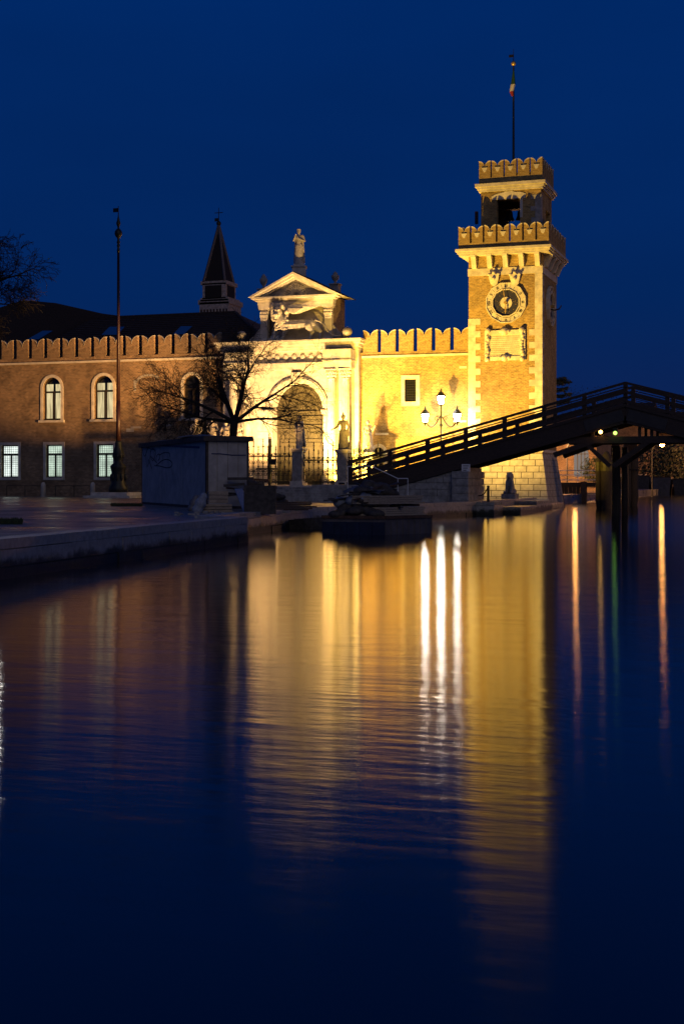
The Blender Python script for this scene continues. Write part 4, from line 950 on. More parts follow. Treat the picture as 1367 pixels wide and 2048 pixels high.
# ================================================================ terrace, steps, pedestals, railings
TY0 = -9.5
m_ = MB(); m_.box(-11.5,3.9,TY0,-0.5,0.86,TZ-0.16); ter = m_.build('terrace', M_stone_d); ter['kind'] = 'structure'
MB().box(-11.7,4.1,TY0-0.25,-0.5,TZ-0.16,TZ).build('paving_slab', M_stone, ter)
st_ = thing('stone_steps', 'pale stone steps leading up to the iron fence of the gate', 'steps', (-4,-11,GZ))
x0s,_ = P(545,985,-11); x1s,_ = P(628,985,-11)
for k in range(5):
    MB().box(x0s-1.5,x1s-0.35*(4-k)*0+0.0+0.45*(4-k),TY0-0.3-0.42*(5-k),TY0-0.252,GZ+0.2*k+0.002,GZ+0.2*(k+1)).build('step', M_stone_d, st_)
PED = []
fy = -9.0
for i,(px,pt) in enumerate(((597,897),(686,899))):
    x,_ = P(px,900,fy); _,z1 = P(px,pt,fy); zb = TZ
    lab = ('pale stone pedestal carrying the lit statue with a spear', 'pale stone pedestal carrying the dark helmeted statue')[i]
    pd = thing('pedestal', lab, 'pedestal', (x,fy,zb), 'fence pedestals'); PED.append((x,z1))
    MB().box(x-0.58,x+0.58,fy-0.58,fy+0.58,zb,zb+0.35).build('pedestal_base', M_stone, pd)
    MB().box(x-0.44,x+0.44,fy-0.44,fy+0.44,zb+0.35,z1-0.28).build('shaft', M_stone_d, pd)
    m_ = MB(); m_.box(x-0.52,x+0.52,fy-0.52,fy+0.52,z1-0.28,z1-0.14); m_.box(x-0.6,x+0.6,fy-0.6,fy+0.6,z1-0.14,z1); m_.build('pedestal_cap', M_stone, pd)
    m_ = MB(); m_.box(x-0.36,x+0.36,fy-0.47,fy-0.44,zb+0.6,z1-0.55); m_.build('panel', M_stone_d, pd)
x,z1 = PED[0]
def spear(u): return [((1.35*u,-0.9*u,3.6*u),(1.9*u,-0.9*u,6.2*u),0.06*u,0.05*u)],[]
statue((x+0.05,fy,z1), 2.75, rad(-15), 'god_statue', 'bearded stone figure with a spear, side-lit, on the left fence pedestal', M_marble, head='beard', cloak=True, robe_w=0.2, lump=4, extra=spear,
   arms=[(1,(1.35,-0.4,5.0),(1.6,-1.0,4.6)),(-1,(-1.1,0.0,5.0),(-0.7,-0.6,3.9))])
x,z1 = PED[1]
def shield(u): return [],[((0.9*u,-0.2*u,3.5*u),0.9*u,(0.55,0.35,1.1))]
statue((x,fy,z1), 2.9, rad(10), 'goddess_statue', 'stone figure coloured dark as in backlight, in a plumed helmet stretching one arm, on the right fence pedestal', M_marble_shade, head='helmet', cloak=False, robe_w=0.27, lump=5, extra=shield,
   arms=[(-1,(-1.3,-0.3,4.9),(-2.3,-0.8,4.3)),(1,(1.2,0,4.9),(1.0,-0.4,3.8))])
# figures on pedestals near the walls
def wall_statue(px, pt, pb, y, h, rz, nm, label, **kw):
    x,z1 = P(px,pb,y); pdh = z1-TZ if x > -12 else z1-GZ; zb = z1-pdh
    statue((x,y,zb), h, rz, nm, label, M_marble, base=[('plinth',0.5,0.5,0,pdh-0.15),('plinth_cap',0.6,0.6,pdh-0.15,pdh)], **kw)
wall_statue(735,838,905,-1.5,2.9,rad(20),'garden_statue','sunlit-looking pale statue close to the brick wall, right of the gate columns', head='hair', cloak=True, lump=6, robe_w=0.24, arms=[(-1,(-1.1,-0.4,5.0),(-0.6,-1.0,4.2)),(1,(1.2,-0.3,5.1),(1.5,-0.9,5.9))])
for i,(px,pt,hd,ld) in enumerate(((392,838,'hair','leftmost of the pale statues showing above the shed'),(425,836,'beard','second pale statue from the left above the shed'),(452,842,'helmet','third pale statue, just left of the tree trunk above the shed'),(477,835,'crown','pale statue right of the tree trunk above the shed'))):
    yy = -2.6; x,zt_ = P(px,pt,yy); h = 3.0
    xx = x; gz = GZ if x < -11.6 else TZ; zb = zt_-h
    statue((xx,yy,gz), h, rad(25-12*i), 'terrace_statue', ld, M_marble, base=[('plinth',0.5,0.5,0,zb-gz-0.15),('plinth_cap',0.6,0.6,zb-gz-0.15,zb-gz)], head=hd, cloak=(i%2==0), lump=8+i, robe_w=0.25,
      arms=[(-1,(-1.3,-0.4,5.0),(-0.9,-1.2,4.5)),(1,(1.3,-0.4,4.9),(0.7,-1.2,4.6 if i else 4.0))])
# iron fence runs
def bar_mesh(h, orn=True):
    m_ = MB(); m_.tube((0,0,0),(0,0,h-0.3),0.042,0.042,5)
    m_.lathe([(0.03,0),(0.075,0.06),(0.02,0.14),(0.06,0.2),(0.005,0.42)], (0,0,h-0.42), 6)
    for z in (h*0.62,h*0.45,h*0.28,h-0.75): m_.ball((0,0,z),0.09,6)
    return m_.mesh('bar', M_iron)
def ring_mesh():
    m_ = MB(); n=8
    pts = [(0.1*math.cos(2*math.pi*k/n),0,0.1*math.sin(2*math.pi*k/n)) for k in range(n+1)]
    for k in range(n): m_.tube(pts[k],pts[k+1],0.026,n=4,cap=False)
    return m_
def fence(xa, xb, y, h, label, tall=False, sp=0.40):
    f = thing('iron_fence', label, 'fence', ((xa+xb)/2,y,TZ), 'iron fence panels before the gate')
    B1 = bar_mesh(h); B2 = bar_mesh(h+0.65); n = max(1,int((xb-xa)/sp)); s = (xb-xa)/n
    for k in range(n+1):
        inst(B2 if (k % 2 == 0) else B1, 'bar', f, (xa+s*k,y,TZ+0.08))
    for z in (0.22,h-0.95): MB().box(xa,xb,y-0.04,y+0.04,TZ+z,TZ+z+0.10).build('rail', M_iron, f)
    rg = MB(); r0 = ring_mesh()
    for zz in (0.42,0.95,1.25,2.0,h-0.7):
        for k in range(n): rg.add([(v[0]*1.3+xa+s*(k+0.5),v[1]+y,v[2]+TZ+zz) for v in r0.v], r0.f)
        MB().box(xa,xb,y-0.015,y+0.015,TZ+zz-0.12,TZ+zz-0.09).build('rail', M_iron, f)
    o_ = rg.build('scrollwork', M_iron, f); o_['kind'] = 'stuff'
xA,_ = P(497,930,fy); xG,_ = P(539,930,fy); xB = PED[0][0]-0.45; xC = PED[0][0]+0.5; xD = PED[1][0]-0.5; xE = PED[1][0]+0.5
fence(xG+0.15, xB, fy, 3.35, 'black wrought iron gate panel with spikes left of the spear statue')
fence(xA-2.2, xG-0.15, fy, 3.35, 'black wrought iron fence panel with spikes beside the grey shed')
fence(xC, xD, fy, 3.0, 'black wrought iron fence panel between the two statue pedestals')
fence(xE, xE+3.0, fy, 3.0, 'black wrought iron fence panel behind the foot of the bridge')
gp_ = thing('gate_post', 'tall black iron gate post with forked top and lock box', 'post', (xG,fy,TZ))
MB().box(xG-0.09,xG+0.09,fy-0.09,fy+0.09,TZ,TZ+4.0).build('post', M_iron, gp_); MB().box(xG+0.1,xG+0.55,fy-0.08,fy+0.08,TZ+1.75,TZ+2.25).build('lock_box', M_iron, gp_)
m_ = MB(); 
for d in (-0.07,0.07): m_.lathe([(0.03,0),(0.07,0.1),(0.02,0.2),(0.05,0.3),(0.004,0.6)], (xG+d,fy,TZ+4.0), 6)
m_.build('spikes', M_iron, gp_); MB().box(xG-1.2,xG+0.8,fy-0.12,fy-0.06,TZ+1.35,TZ+1.47).build('bolt_bar', M_iron, gp_)
# bush by the statue
def bush(loc, r, n, label, name='shrub', mt=M_leaf, seed=1, sz=1.0, cat='shrub', lf=1.0):
    rr = random.Random(seed); root = thing(name, label, cat, loc)
    m_ = MB()
    for k in range(n):
        v = Vector((rr.gauss(0,1),rr.gauss(0,1),rr.gauss(0,1))).normalized()*r*rr.uniform(0.35,1)**0.5*rr.choice((1,0.9,1.1))
        c_ = Vector(loc)+Vector((v.x,v.y,v.z*sz+r*sz)); a_ = Vector((rr.gauss(0,1),rr.gauss(0,1),rr.gauss(0,1))).normalized(); b_ = a_.orthogonal().normalized(); s = r*rr.uniform(0.05,0.11)*lf
        m_.add([c_-a_*s, c_+b_*s*0.5, c_+a_*s, c_-b_*s*0.5],[(0,1,2,3)])
    m_.build('foliage', mt, root, fix=False); MB().tube(loc,(loc[0],loc[1],loc[2]+r*sz),0.06*r+0.03,0.03).build('stem', M_bark, root); return root
bx_,_ = P(712,915,-7.0); bush((bx_,-7.0,TZ+1.6), 0.85, 500, 'dark leafy shrub between the helmeted statue and the brick wall', seed=3)
# ================================================================ buildings behind the wall
def quadroof(mb, pts): mb.add(pts, [tuple(range(len(pts)))])
HL = thing('tiled_hall', 'long dark hall with hipped tile roof and blue skylights behind the left wall', 'building', (-20,2,0.9))
ry = 12.0; xr0, zr = P(235,631,ry); xr1, zr1 = P(470,629,ry)
ye = 1.6; ze = 15.4; xe0 = -33.0; xe1 = P(528,682,ye)[0]+0.3
zr = (zr+zr1)/2
rf = MB(); xr0 = -30.0
quadroof(rf, [(xe0,ye,ze),(xe1,ye,ze),(xr1,ry,zr),(xr0-2,ry,zr)]); quadroof(rf, [(xe1,ye,ze),(xe1,2*ry-ye,ze),(xr1,ry,zr)]); quadroof(rf, [(xe1,2*ry-ye,ze),(xe0,2*ry-ye,ze),(xr0-2,ry,zr),(xr1,ry,zr)])
rf.build('roof', M_tile, HL, fix=False)
MB().box(xe0+0.3,xe1-0.4,ye+0.4,2*ry-ye-0.4,0.9,ze-0.05).build('wall', M_brick, HL)
sl = (zr-ze)/(ry-ye)
rows = MB()
nrow = 16
for k in range(1,nrow):
    y_ = ye+(ry-ye)*k/nrow; z_ = ze+sl*(y_-ye); xx1 = xe1+(xr1-xe1)*k/nrow
    rows.beam((xe0,y_,z_+0.03),(xx1,y_,z_+0.03),0.18,0.07)
o_ = rows.build('tile_courses', M_tile, HL); o_['kind'] = 'stuff'
rdg = MB(); rdg.beam((xr0-2,ry,zr+0.05),(xr1,ry,zr+0.05),0.4,0.2); rdg.beam((xr1,ry,zr+0.05),(xe1,ye,ze+0.05),0.3,0.18); rdg.build('ridge_tiles', M_tile, HL)
def on_roof(px, py):
    # point on the front slope under pixel
    d = ray(px,py); # z = ze+sl*(y-ye)
    t = (ze+sl*(CY-ye)-CZ)/(d[2]-sl*d[1]); return (CX+d[0]*t, CY+d[1]*t, CZ+d[2]*t)
M_skyl = mat('skylight glass', (0.04,0.07,0.10), 0.06, spec=0.9)
for q in (((56,681),(78,681),(106,664),(86,664)),((204,672),(236,672),(250,656),(220,656)),((347,671),(368,671),(385,655),(362,655))):
    pp = [Vector(on_roof(*a)) for a in q]; nrm = Vector((0,-sl,1)).normalized()
    m_ = MB(); m_.hexa([tuple(a+nrm*0.02) for a in pp],[tuple(a+nrm*0.14) for a in pp]); m_.build('skylight', M_skyl, HL)
H2 = thing('tall_roofed_hall', 'higher dark roofed building with sloping ridge at the far left', 'building', (-50,20,0.9))
y2 = 17.0; pa = [P(px,py,y2) for px,py in ((-140,640),(-10,618),(48,600),(112,606),(205,627),(260,634))]
m_ = MB(); m_.prism([(a,b) for a,b in pa]+[(pa[-1][0],0.9),(pa[0][0],0.9)], y2, y2+14); m_.build('roof_mass', M_tile, H2)
# campanile far behind
cy = 95.0
CP = thing('bell_tower', 'distant pointed bell tower silhouette with cross behind the roofs', 'tower', (P(433,628,cy)[0],cy,0.9))
def cb(px0,px1,py0,py1,dep=None,mt=M_stone_d,nm='stage',pro=0.0):
    x0,z1 = P(px0,py0,cy); x1,z0 = P(px1,py1,cy); # visible two faces: width px0..px1 covers front+side; front ends at 0.62
    w_ = (x1-x0)*0.80; c0 = x0+w_/2
    MB().box(x0,x0+w_,cy,cy+w_,z0,z1).build(nm, mt, CP); return x0,w_,z0,z1
X0,W0,z0,z1 = cb(399,472,605,700,nm='shaft')
cb(396,475,600,606,nm='cornice'); cb(401,470,596,600,nm='cornice')
Xd,Wd,zd0,zd1 = cb(405,463,567,596,nm='drum')
m_ = MB(); m_.box(Xd+0.12*Wd,Xd+0.82*Wd,cy-0.08,cy+0.1,zd0+0.2,zd1-0.4); m_.box(Xd+Wd-0.1,Xd+Wd+0.08,cy+0.15*Wd,cy+0.85*Wd,zd0+0.2,zd1-0.4); m_.build('dark_panel', M_dtile, CP)
cb(401,466,563,567,nm='cornice')
xa,za = P(407,563,cy); Wp = (P(460,563,cy)[0]-xa)*0.80; xt,zt3 = P(431.5,445,cy)
cxp, cyp = xa+Wp/2, cy+Wp/2
base_ = [(xa,cy,za),(xa+Wp,cy,za),(xa+Wp,cy+Wp,za),(xa,cy+Wp,za)]
m_ = MB(); m_.add(base_+[(cxp,cyp,zt3)], [(0,1,4),(1,2,4),(2,3,4),(3,0,4)]); m_.build('spire', M_dtile, CP)
m_ = MB()
for b_ in base_: m_.beam(b_,(cxp,cyp,zt3),0.35,0.35)
m_.build('spire_ribs', M_lead, CP)
m_ = MB(); m_.ball((cxp,cyp,zt3+0.2),0.42,10); m_.build('ball', M_bronze, CP, True)
zt4 = P(431,411,cy)[1]; m_ = MB(); m_.tube((cxp,cyp,zt3),(cxp,cyp,zt4),0.09,0.05); m_.beam((cxp-0.75,cyp,zt4-0.85),(cxp+0.75,cyp,zt4-0.85),0.08,0.12); m_.box(cxp-0.75,cxp,cyp-0.03,cyp+0.03,zt4-2.3,zt4-1.75); m_.build('cross_and_vane', M_bronze, CP)
# arcade blocks under the cornice
m_ = MB()
for k in range(9): m_.box(X0+0.2+W0*k/9.2,X0+0.2+W0*k/9.2+0.28,cy-0.06,cy+0.05,P(430,626,cy)[1],P(430,618,cy)[1])
m_.build('arcade', M_tile, CP)

# ================================================================ bridge
yb0, yb1 = -25.0, -20.6
XL, XC, ZC = 9.0, 28.45, 9.10      # left end, crest, handrail height at the crest
SLP = 0.2685
def hr(x): return ZC-SLP*abs(x-XC)   # handrail top
RH = 1.62; XR = 2*XC-XL
BR = thing('wooden_bridge', 'dark high-backed timber footbridge rising over the canal in front of the tower', 'bridge', (XC,-22.8,0))
posts = [XL+0.05]+[XC-2.74*k for k in range(6,0,-1)]+[XC]+[XC+2.74*k for k in range(1,7)]+[XR-0.05]
for yy in (yb0, yb1):
    for xp in posts:
        MB().box(xp-0.14,xp+0.14,yy-0.11,yy+0.11,hr(xp)-RH-0.95,hr(xp)-0.02).build('post', M_wood, BR)
    for s in (0,1):
        a_, b_ = (XL-0.15,XC) if s == 0 else (XC,XR+0.15)
        for (dz,hz,wy,nm) in ((0.0,0.16,0.20,'handrail'),(-0.30,0.07,0.06,'thin_rail'),(-0.60,0.21,0.07,'rail'),(-0.98,0.05,0.06,'thin_rail'),(-1.22,0.21,0.07,'rail')):
            oy = -0.15 if yy == yb0 else 0.15
            if nm == 'handrail': oy = 0
            MB().beam((a_,yy+oy,hr(a_)+dz-hz/2),(b_,yy+oy,hr(b_)+dz-hz/2),wy,hz).build(nm, M_wood, BR)
        MB().beam((a_,yy,hr(a_)-RH-0.10-0.52),(b_,yy,hr(b_)-RH-0.10-0.52),0.34,1.05).build('side_beam', M_wood, BR)
        MB().beam((a_,yy+(-0.2 if yy==yb0 else 0.2),hr(a_)-RH+0.02),(b_,yy+(-0.2 if yy==yb0 else 0.2),hr(b_)-RH+0.02),0.08,0.2).build('edge_board', M_wood, BR)
pl = MB(); x = XL+0.1
PLM = MB().box(-0.11,0.11,-1,1,-0.04,0.04).mesh('deck_plank', M_wood)
while x < XR:
    o_ = inst(PLM, 'deck_plank', BR, (x,(yb0+yb1)/2,hr(x)-RH-0.02)); o_.scale = (1,(yb1-yb0)/2-0.2,1); o_.rotation_euler = (0, math.atan(SLP)*(-1 if x < XC else 1), 0)
    x += 0.24
# crest cover plates
for s in (-1,1):
    m_ = MB(); m_.beam((XC+s*0.15,yb0-0.2,hr(XC)-RH-0.62),(XC+s*2.7,yb0-0.2,hr(XC+2.7)-RH-0.62),0.05,0.75); m_.build('cover_plate', M_plate, BR)
# lower truss: level tie beam, struts, braces
for yy in (yb0+0.25, yb1-0.25):
    zt_ = hr(XC)-RH-2.05
    MB().box(24.0,36.5,yy-0.16,yy+0.16,zt_-0.45,zt_).build('tie_beam', M_wood, BR)
    MB().beam((23.6,yy,4.2),(27.0,yy,zt_-0.05),0.3,0.35).build('strut', M_wood, BR)
    MB().beam((27.6,yy,zt_-2.0),(30.0,yy,zt_-0.3),0.26,0.34).build('brace', M_wood, BR)
    MB().beam((27.4,yy,zt_-2.0),(25.6,yy,zt_-0.3),0.22,0.28).build('brace', M_wood, BR) if yy < -22 else None
    for xx_ in (XC+0.9,XC+1.7,XC-2.2): MB().box(xx_-0.1,xx_+0.1,yy-0.1,yy+0.1,zt_,hr(xx_)-RH-1.0).build('hanger', M_wood, BR)
x,_ = P(1231,900,yb1-0.3)
for (px,r) in ((1231,0.30),):
    for yy in (yb1-0.3,):
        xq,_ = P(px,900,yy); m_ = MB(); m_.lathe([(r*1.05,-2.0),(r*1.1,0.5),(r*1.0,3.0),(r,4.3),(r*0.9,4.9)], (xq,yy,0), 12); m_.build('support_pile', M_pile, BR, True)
        m_ = MB(); m_.lathe([(0.25,-2.0),(0.25,2.0),(0.22,4.8)], (xq+0.55,yy+0.4,0), 12); m_.build('support_pile', M_wood, BR, True)
# small plate on the beam
x,z = P(931,936,yb0-0.2); m_ = MB(); m_.box(x-0.3,x+0.3,yb0-0.24,yb0-0.18,z-0.25,z+0.27); pl_ = m_.build('sign_plate', M_white, BR); pl_.rotation_euler = (0,0,0)
m_ = MB()
for k in range(3): m_.box(x-0.2,x+0.2-0.08*k,yb0-0.247,yb0-0.24,z+0.12-0.15*k,z+0.17-0.15*k)
m_.build('plate_lines', M_ink, pl_)
# lights under the crest
def round_lamp(px, py, y, r, mt, name, label, power, col):
    x,z = P(px,py,y); o_ = thing(name, label, 'lamp', (x,y,z))
    MB().ball((x,y,z),r,10).build('bulb', mt, o_, True); MB().box(x-0.16,x+0.16,y+0.0,y+0.3,z+r*0.8,z+r+0.22).build('housing', M_iron, o_)
    power = power*0.07
    if power:
        L = bpy.data.lights.new(name+'_light','POINT'); L.energy = power; L.color = col; L.shadow_soft_size = r
        lo_ = bpy.data.objects.new(name+'_light', L); COL.objects.link(lo_); lo_.location = (0,-0.5,-0.2); lo_.parent = o_
    return o_
round_lamp(1200,864,yb0-0.1,0.13,M_orange,'orange_lamp','small orange lamp glowing under the bridge left of the crest',12,(1,.5,.15))
round_lamp(1229,866,yb0-0.1,0.13,M_green,'green_lamp','small green navigation lamp under the bridge crest',10,(.4,1,.2))
# stone abutment under the ramp
AB = thing('stone_abutment', 'shaded block wall with lit end pier carrying the left ramp of the bridge', 'wall', (14,-24.9,GZ))
def under(x): return hr(x)-RH-1.16
ya = yb0-0.02
MB().prism([(10.4,0.92),(17.6,0.92),(17.6,under(17.6)-0.05),(10.4,under(10.4)-0.05)], ya+0.12, yb1+0.1).build('core', M_stone_d, AB)
row = 0; z = 0.92
while z < 5.3:
    s = 10.4-(0.6 if row % 2 else 0)
    while s < 16.55:
        l = 1.15+R.uniform(-0.1,0.15); a_, b_ = max(s+0.015,10.4), min(s+l-0.015,16.55)
        if b_-a_ > 0.1:
            poly = clip_poly([(a_,z+0.012),(b_,z+0.012),(b_,z+0.45),(a_,z+0.45)], under(0)-0.05 if False else (ZC-SLP*XC-RH-1.2), SLP)
            if len(poly) >= 3: MB().prism(poly, ya+R.uniform(-0.02,0.02), ya+0.2).build('stone_block', M_stone_d, AB)
        s += l
    z += 0.465; row += 1
z = -1.0
while z < under(17.2)-0.1:
    z1 = min(z+0.5, under(16.7)-0.02)
    if z1-z > 0.1: MB().box(16.6+R.uniform(-.01,.01),17.75,ya-0.35+R.uniform(-.01,.01),yb1+0.2,z+0.012,z1).build('pier_stone', M_quay if z < 1 else M_stone_d, AB)
    z += 0.515
# landing and steps at the left end of the bridge
LS = thing('bridge_steps', 'dark stone steps at the left foot of the bridge', 'steps', (6,-23,GZ))
zl = hr(XL)-RH-0.1
for k in range(7):
    MB().box(4.0+0.75*k-2.2,10.4,yb0-0.5,yb1+0.5,GZ+(zl-GZ)*k/7+0.003,GZ+(zl-GZ)*(k+1)/7).build('step', M_stone_d, LS)
hrp = thing('handrail', 'thin pale metal handrail beside the foot of the bridge', 'railing', (12,-27.5,GZ))
pts = [(*[P(px,py,-27.5)[0]],-27.5,P(px,py,-27.5)[1]) for px,py in ((695,933),(742,932),(795,957),(815,957))]
m_ = MB(); m_.path(pts, 0.035, 6); m_.build('rail', M_white, hrp)
m_ = MB()
for q in (0,2,3): m_.tube(pts[q],(pts[q][0],pts[q][1],GZ),0.03)
m_.build('uprights', M_white, hrp)

# ================================================================ three-armed street lamp
def lantern(root, x, y, z, s=1.0):
    l_ = bpy.data.objects.new('lantern', MB().lathe([(0.13*s,0),(0.20*s,0.42*s)], (0,0,0), 8).mesh('lantern', M_lampw)); COL.objects.link(l_); l_.parent = root; l_.location = Vector((x,y,z))-root.location
    def sub(mb_, nm, mt): o_ = bpy.data.objects.new(nm, mb_.mesh(nm, mt)); COL.objects.link(o_); o_.parent = l_
    sub(MB().lathe([(0.27*s,0.42*s),(0.28*s,0.47*s),(0.16*s,0.60*s),(0.12*s,0.66*s),(0.05*s,0.70*s),(0.06*s,0.76*s),(0.01*s,0.9*s)], (0,0,0), 8), 'lantern_roof', M_bronze)
    sub(MB().lathe([(0.03*s,-0.22*s),(0.05*s,-0.12*s),(0.16*s,-0.02*s),(0.15*s,0.0)], (0,0,0), 8), 'lantern_base', M_bronze)
    fr = MB()
    for k in range(8):
        t = 2*math.pi*k/8; fr.tube((0.135*s*math.cos(t),0.135*s*math.sin(t),0),(0.21*s*math.cos(t),0.21*s*math.sin(t),0.42*s),0.010*s,n=4)
    sub(fr, 'lantern_ribs', M_bronze)
    return l_
def arm_lamp(pxs, y, base_z, label, s=1.25, light=0):
    (pc,zc_py),(pl_,zl_py),(pr_,zr_py) = pxs
    xc,zc = P(pc,zc_py,y); xl,zl_ = P(pl_,zl_py,y); xr,zr_ = P(pr_,zr_py,y)
    root = thing('street_lamp', label, 'street lamp', (xc,y,base_z))
    zb = zl_-0.35
    MB().lathe([(0.32,0),(0.34,0.25),(0.2,0.35),(0.22,0.9),(0.13,1.1),(0.10,1.3),(0.075,2.4),(0.06,zc-base_z-0.3)], (xc,y,base_z), 12).build('pole', M_bronze, root, True)
    for sgn,xx in ((-1,xl),(1,xr)):
        m_ = MB(); d = abs(xx-xc); pts = []
        for k in range(15):
            t = k/14; pts.append((xc+sgn*(d*t), y, zb-0.55*math.sin(math.pi*t*0.9)*1.0+0.55*(1-t)*math.cos(t*3)+0.25*t))
        m_.path(pts, 0.06, 6); m_.tube(pts[-1],(xx,y,zl_-0.25*s),0.06)
        for k in range(10):
            a_ = k*0.7; b_ = (k+1)*0.7; r0 = 0.26*(1-k/12); r1 = 0.26*(1-(k+1)/12); cxx = xc+sgn*0.38
            m_.tube((cxx+r0*math.cos(a_),y,zb+0.25+r0*math.sin(a_)),(cxx+r1*math.cos(b_),y,zb+0.25+r1*math.sin(b_)),0.035,n=5)
        m_.build('arm', M_bronze, root)
        lantern(root, xx, y, zl_-0.22*s, s)
    lantern(root, xc, y, zc-0.22*s, s)
    MB().ball((xc,y,zb-0.3),0.16,8).build('knop', M_bronze, root, True)
    return root
arm_lamp(((881,800),(849.5,836),(913.5,834)), -2.4, GZ, 'three-armed street lamp with glowing lanterns behind the bridge', 1.55)
# lamp just outside the left edge: lights the wall, seen in the water
lx,ly = -9.76, 38.0
wx = CX+lx*math.cos(TH)-ly*math.sin(TH); wy = CY+lx*math.sin(TH)+ly*math.cos(TH)
OFFLAMP = (wx, wy)
def side_lamp():
    root = thing('street_lamp', 'street lamp on the quay at the left edge, seen only in the water', 'street lamp', (wx,wy,GZ))
    MB().lathe([(0.2,0),(0.2,0.3),(0.1,0.45),(0.06,2.4),(0.05,4.2)], (wx,wy,GZ), 10).build('pole', M_bronze, root, True)
    lantern(root, wx, wy, GZ+4.2, 1.0)
side_lamp()

# ================================================================ flagpole on the square
fy_ = -8.0
bx0,_ = P(237,985,fy_)
FP = thing('flagpole', 'tall red mast with dark bronze base and finials on the square', 'flagpole', (bx0,fy_,GZ))
for k,(hw_,z0_,z1_) in enumerate(((2.3,GZ,GZ+0.22),(1.8,GZ+0.22,GZ+0.5))): MB().box(bx0-hw_,bx0+hw_,fy_-hw_,fy_+hw_,z0_+0.003,z1_).build('stone_step', M_stone, FP)
zz = lambda py: P(237,py,fy_)[1]
b0 = GZ+0.5
prof = [(0.88,b0),(0.86,zz(975)),(0.66,zz(968)),(0.62,zz(945)),(0.68,zz(938)),(0.72,zz(934)),(0.70,zz(931)),(0.36,zz(925)),(0.40,zz(920)),(0.52,zz(908)),(0.46,zz(900)),(0.30,zz(893)),(0.32,zz(886)),(0.26,zz(882))]
MB().lathe(prof, (bx0,fy_,0), 20).build('bronze_base', M_bronze, FP, True)
for k in range(10):
    t = 2*math.pi*k/10
    MB().ball((bx0+0.64*math.cos(t),fy_+0.64*math.sin(t),zz(955)),0.13,6,sz=2.6).build('relief_ornament', M_bronze, FP, True); MB().ball((bx0+0.46*math.cos(t),fy_+0.46*math.sin(t),zz(912)),0.09,6,sz=2).build('relief_ornament', M_bronze, FP, True)
MB().tube((bx0,fy_,zz(884)),(bx0,fy_,zz(802)),0.21,0.19,12).build('mast', M_pole, FP, True); MB().tube((bx0,fy_,zz(802)),(bx0,fy_,zz(506)),0.175,0.115,12).build('mast', M_pole, FP, True)
prof = [(0.12,506),(0.14,500),(0.09,496),(0.15,492),(0.10,488),(0.16,485),(0.09,480),(0.12,476),(0.22,474),(0.32,470),(0.345,467),(0.32,463),(0.2,459),(0.08,457),(0.1,453),(0.16,450),(0.2,446),(0.12,441),(0.11,438),(0.07,435),(0.03,428)]
MB().lathe([(r,zz(p)) for r,p in prof], (bx0,fy_,0), 14).build('finial', M_bronze, FP, True)
m_ = MB(); m_.tube((bx0,fy_,zz(430)),(bx0,fy_,zz(412)),0.045,0.03); m_.box(bx0-0.52,bx0,fy_-0.02,fy_+0.02,zz(424),zz(416)); m_.build('vane', M_iron, FP)
# bollards and low rails before the wall
for i,px in enumerate((87,186)):
    x,_ = P(px,990,-3.0)
    o_ = thing('stone_bollard', ('slim round-topped stone bollard before the wall, left of the mast','mottled stone bollard before the wall, close to the mast')[i], 'bollard', (x,-3.0,GZ), 'stone bollards along the wall')
    MB().lathe([(0.24,0),(0.23,1.0),(0.21,1.2),(0.14,1.34),(0.02,1.4)], (x,-3,GZ), 12).build('shaft', M_stone, o_, True); MB().lathe([(0.28,0),(0.28,0.12)], (x,-3,GZ), 12).build('foot', M_stone_d, o_)
    m_ = thing('iron_chain_rail', 'thin iron rail beside the '+('left' if i == 0 else 'right')+' stone bollard', 'railing', (x-3,-3,GZ))
    r_ = MB(); r_.tube((x-0.2,-3,GZ+1.05),(x-4.0,-3,GZ+1.05),0.03); r_.build('rail', M_iron, m_); r_ = MB(); r_.tube((x-2,-3,GZ),(x-2,-3,GZ+1.05),0.035); r_.tube((x-4,-3,GZ),(x-4,-3,GZ+1.05),0.035); r_.build('upright', M_iron, m_)
# ================================================================ shed with junk
def GP(px,py): return Vector((*G(px,py,GZ),0))
sA = GP(413,1018); sB = GP(285,1008); 
u1 = (sB-sA); 
sC = GP(497,1011)
LA = (sB-sA).length; d1 = (sB-sA).normalized(); d2 = Vector((d1.y,-d1.x,0)) if (Vector((d1.y,-d1.x,0))).dot(sC-sA) > 0 else Vector((-d1.y,d1.x,0))
# right face length so that it ends at px 495
def pxof(v):
    dx,dy = v.x-CX, v.y-CY; fw = -dx*math.sin(TH)+dy*math.cos(TH); return 683.5+(dx*math.cos(TH)+dy*math.sin(TH))/fw*FPX
LB = 1.0
while pxof(sA+d2*LB) < 495 and LB < 12: LB += 0.1
hS = (1018-874)/ (FPX/ ((sA-Vector((CX,CY,0))).dot(Vector((-math.sin(TH),math.cos(TH),0)))))
SH = thing('storage_shed', 'grey panel shed with flat junk-covered roof and black graffiti', 'shed', (sA.x,sA.y,GZ))
def sface(o_, d, n_, u0, u1_, z0, z1, off, t): # oriented slab on a face
    a = o_+d*u0+n_*off; b = o_+d*u1_+n_*off; c = b+n_*t; e_ = a+n_*t
    return [(v.x,v.y,GZ+z0) for v in (a,b,c,e_)], [(v.x,v.y,GZ+z1) for v in (a,b,c,e_)]
m_ = MB(); q = [sA, sA+d1*LA, sA+d1*LA+d2*LB, sA+d2*LB]; q = [(sA+(v-sA)*0.995+(d1+d2)*0.03) for v in q]
m_.hexa([(v.x,v.y,GZ+0.12) for v in q],[(v.x,v.y,GZ+hS-0.15) for v in q]); m_.build('body', M_shed, SH)
n1 = -d2; n2 = -d1
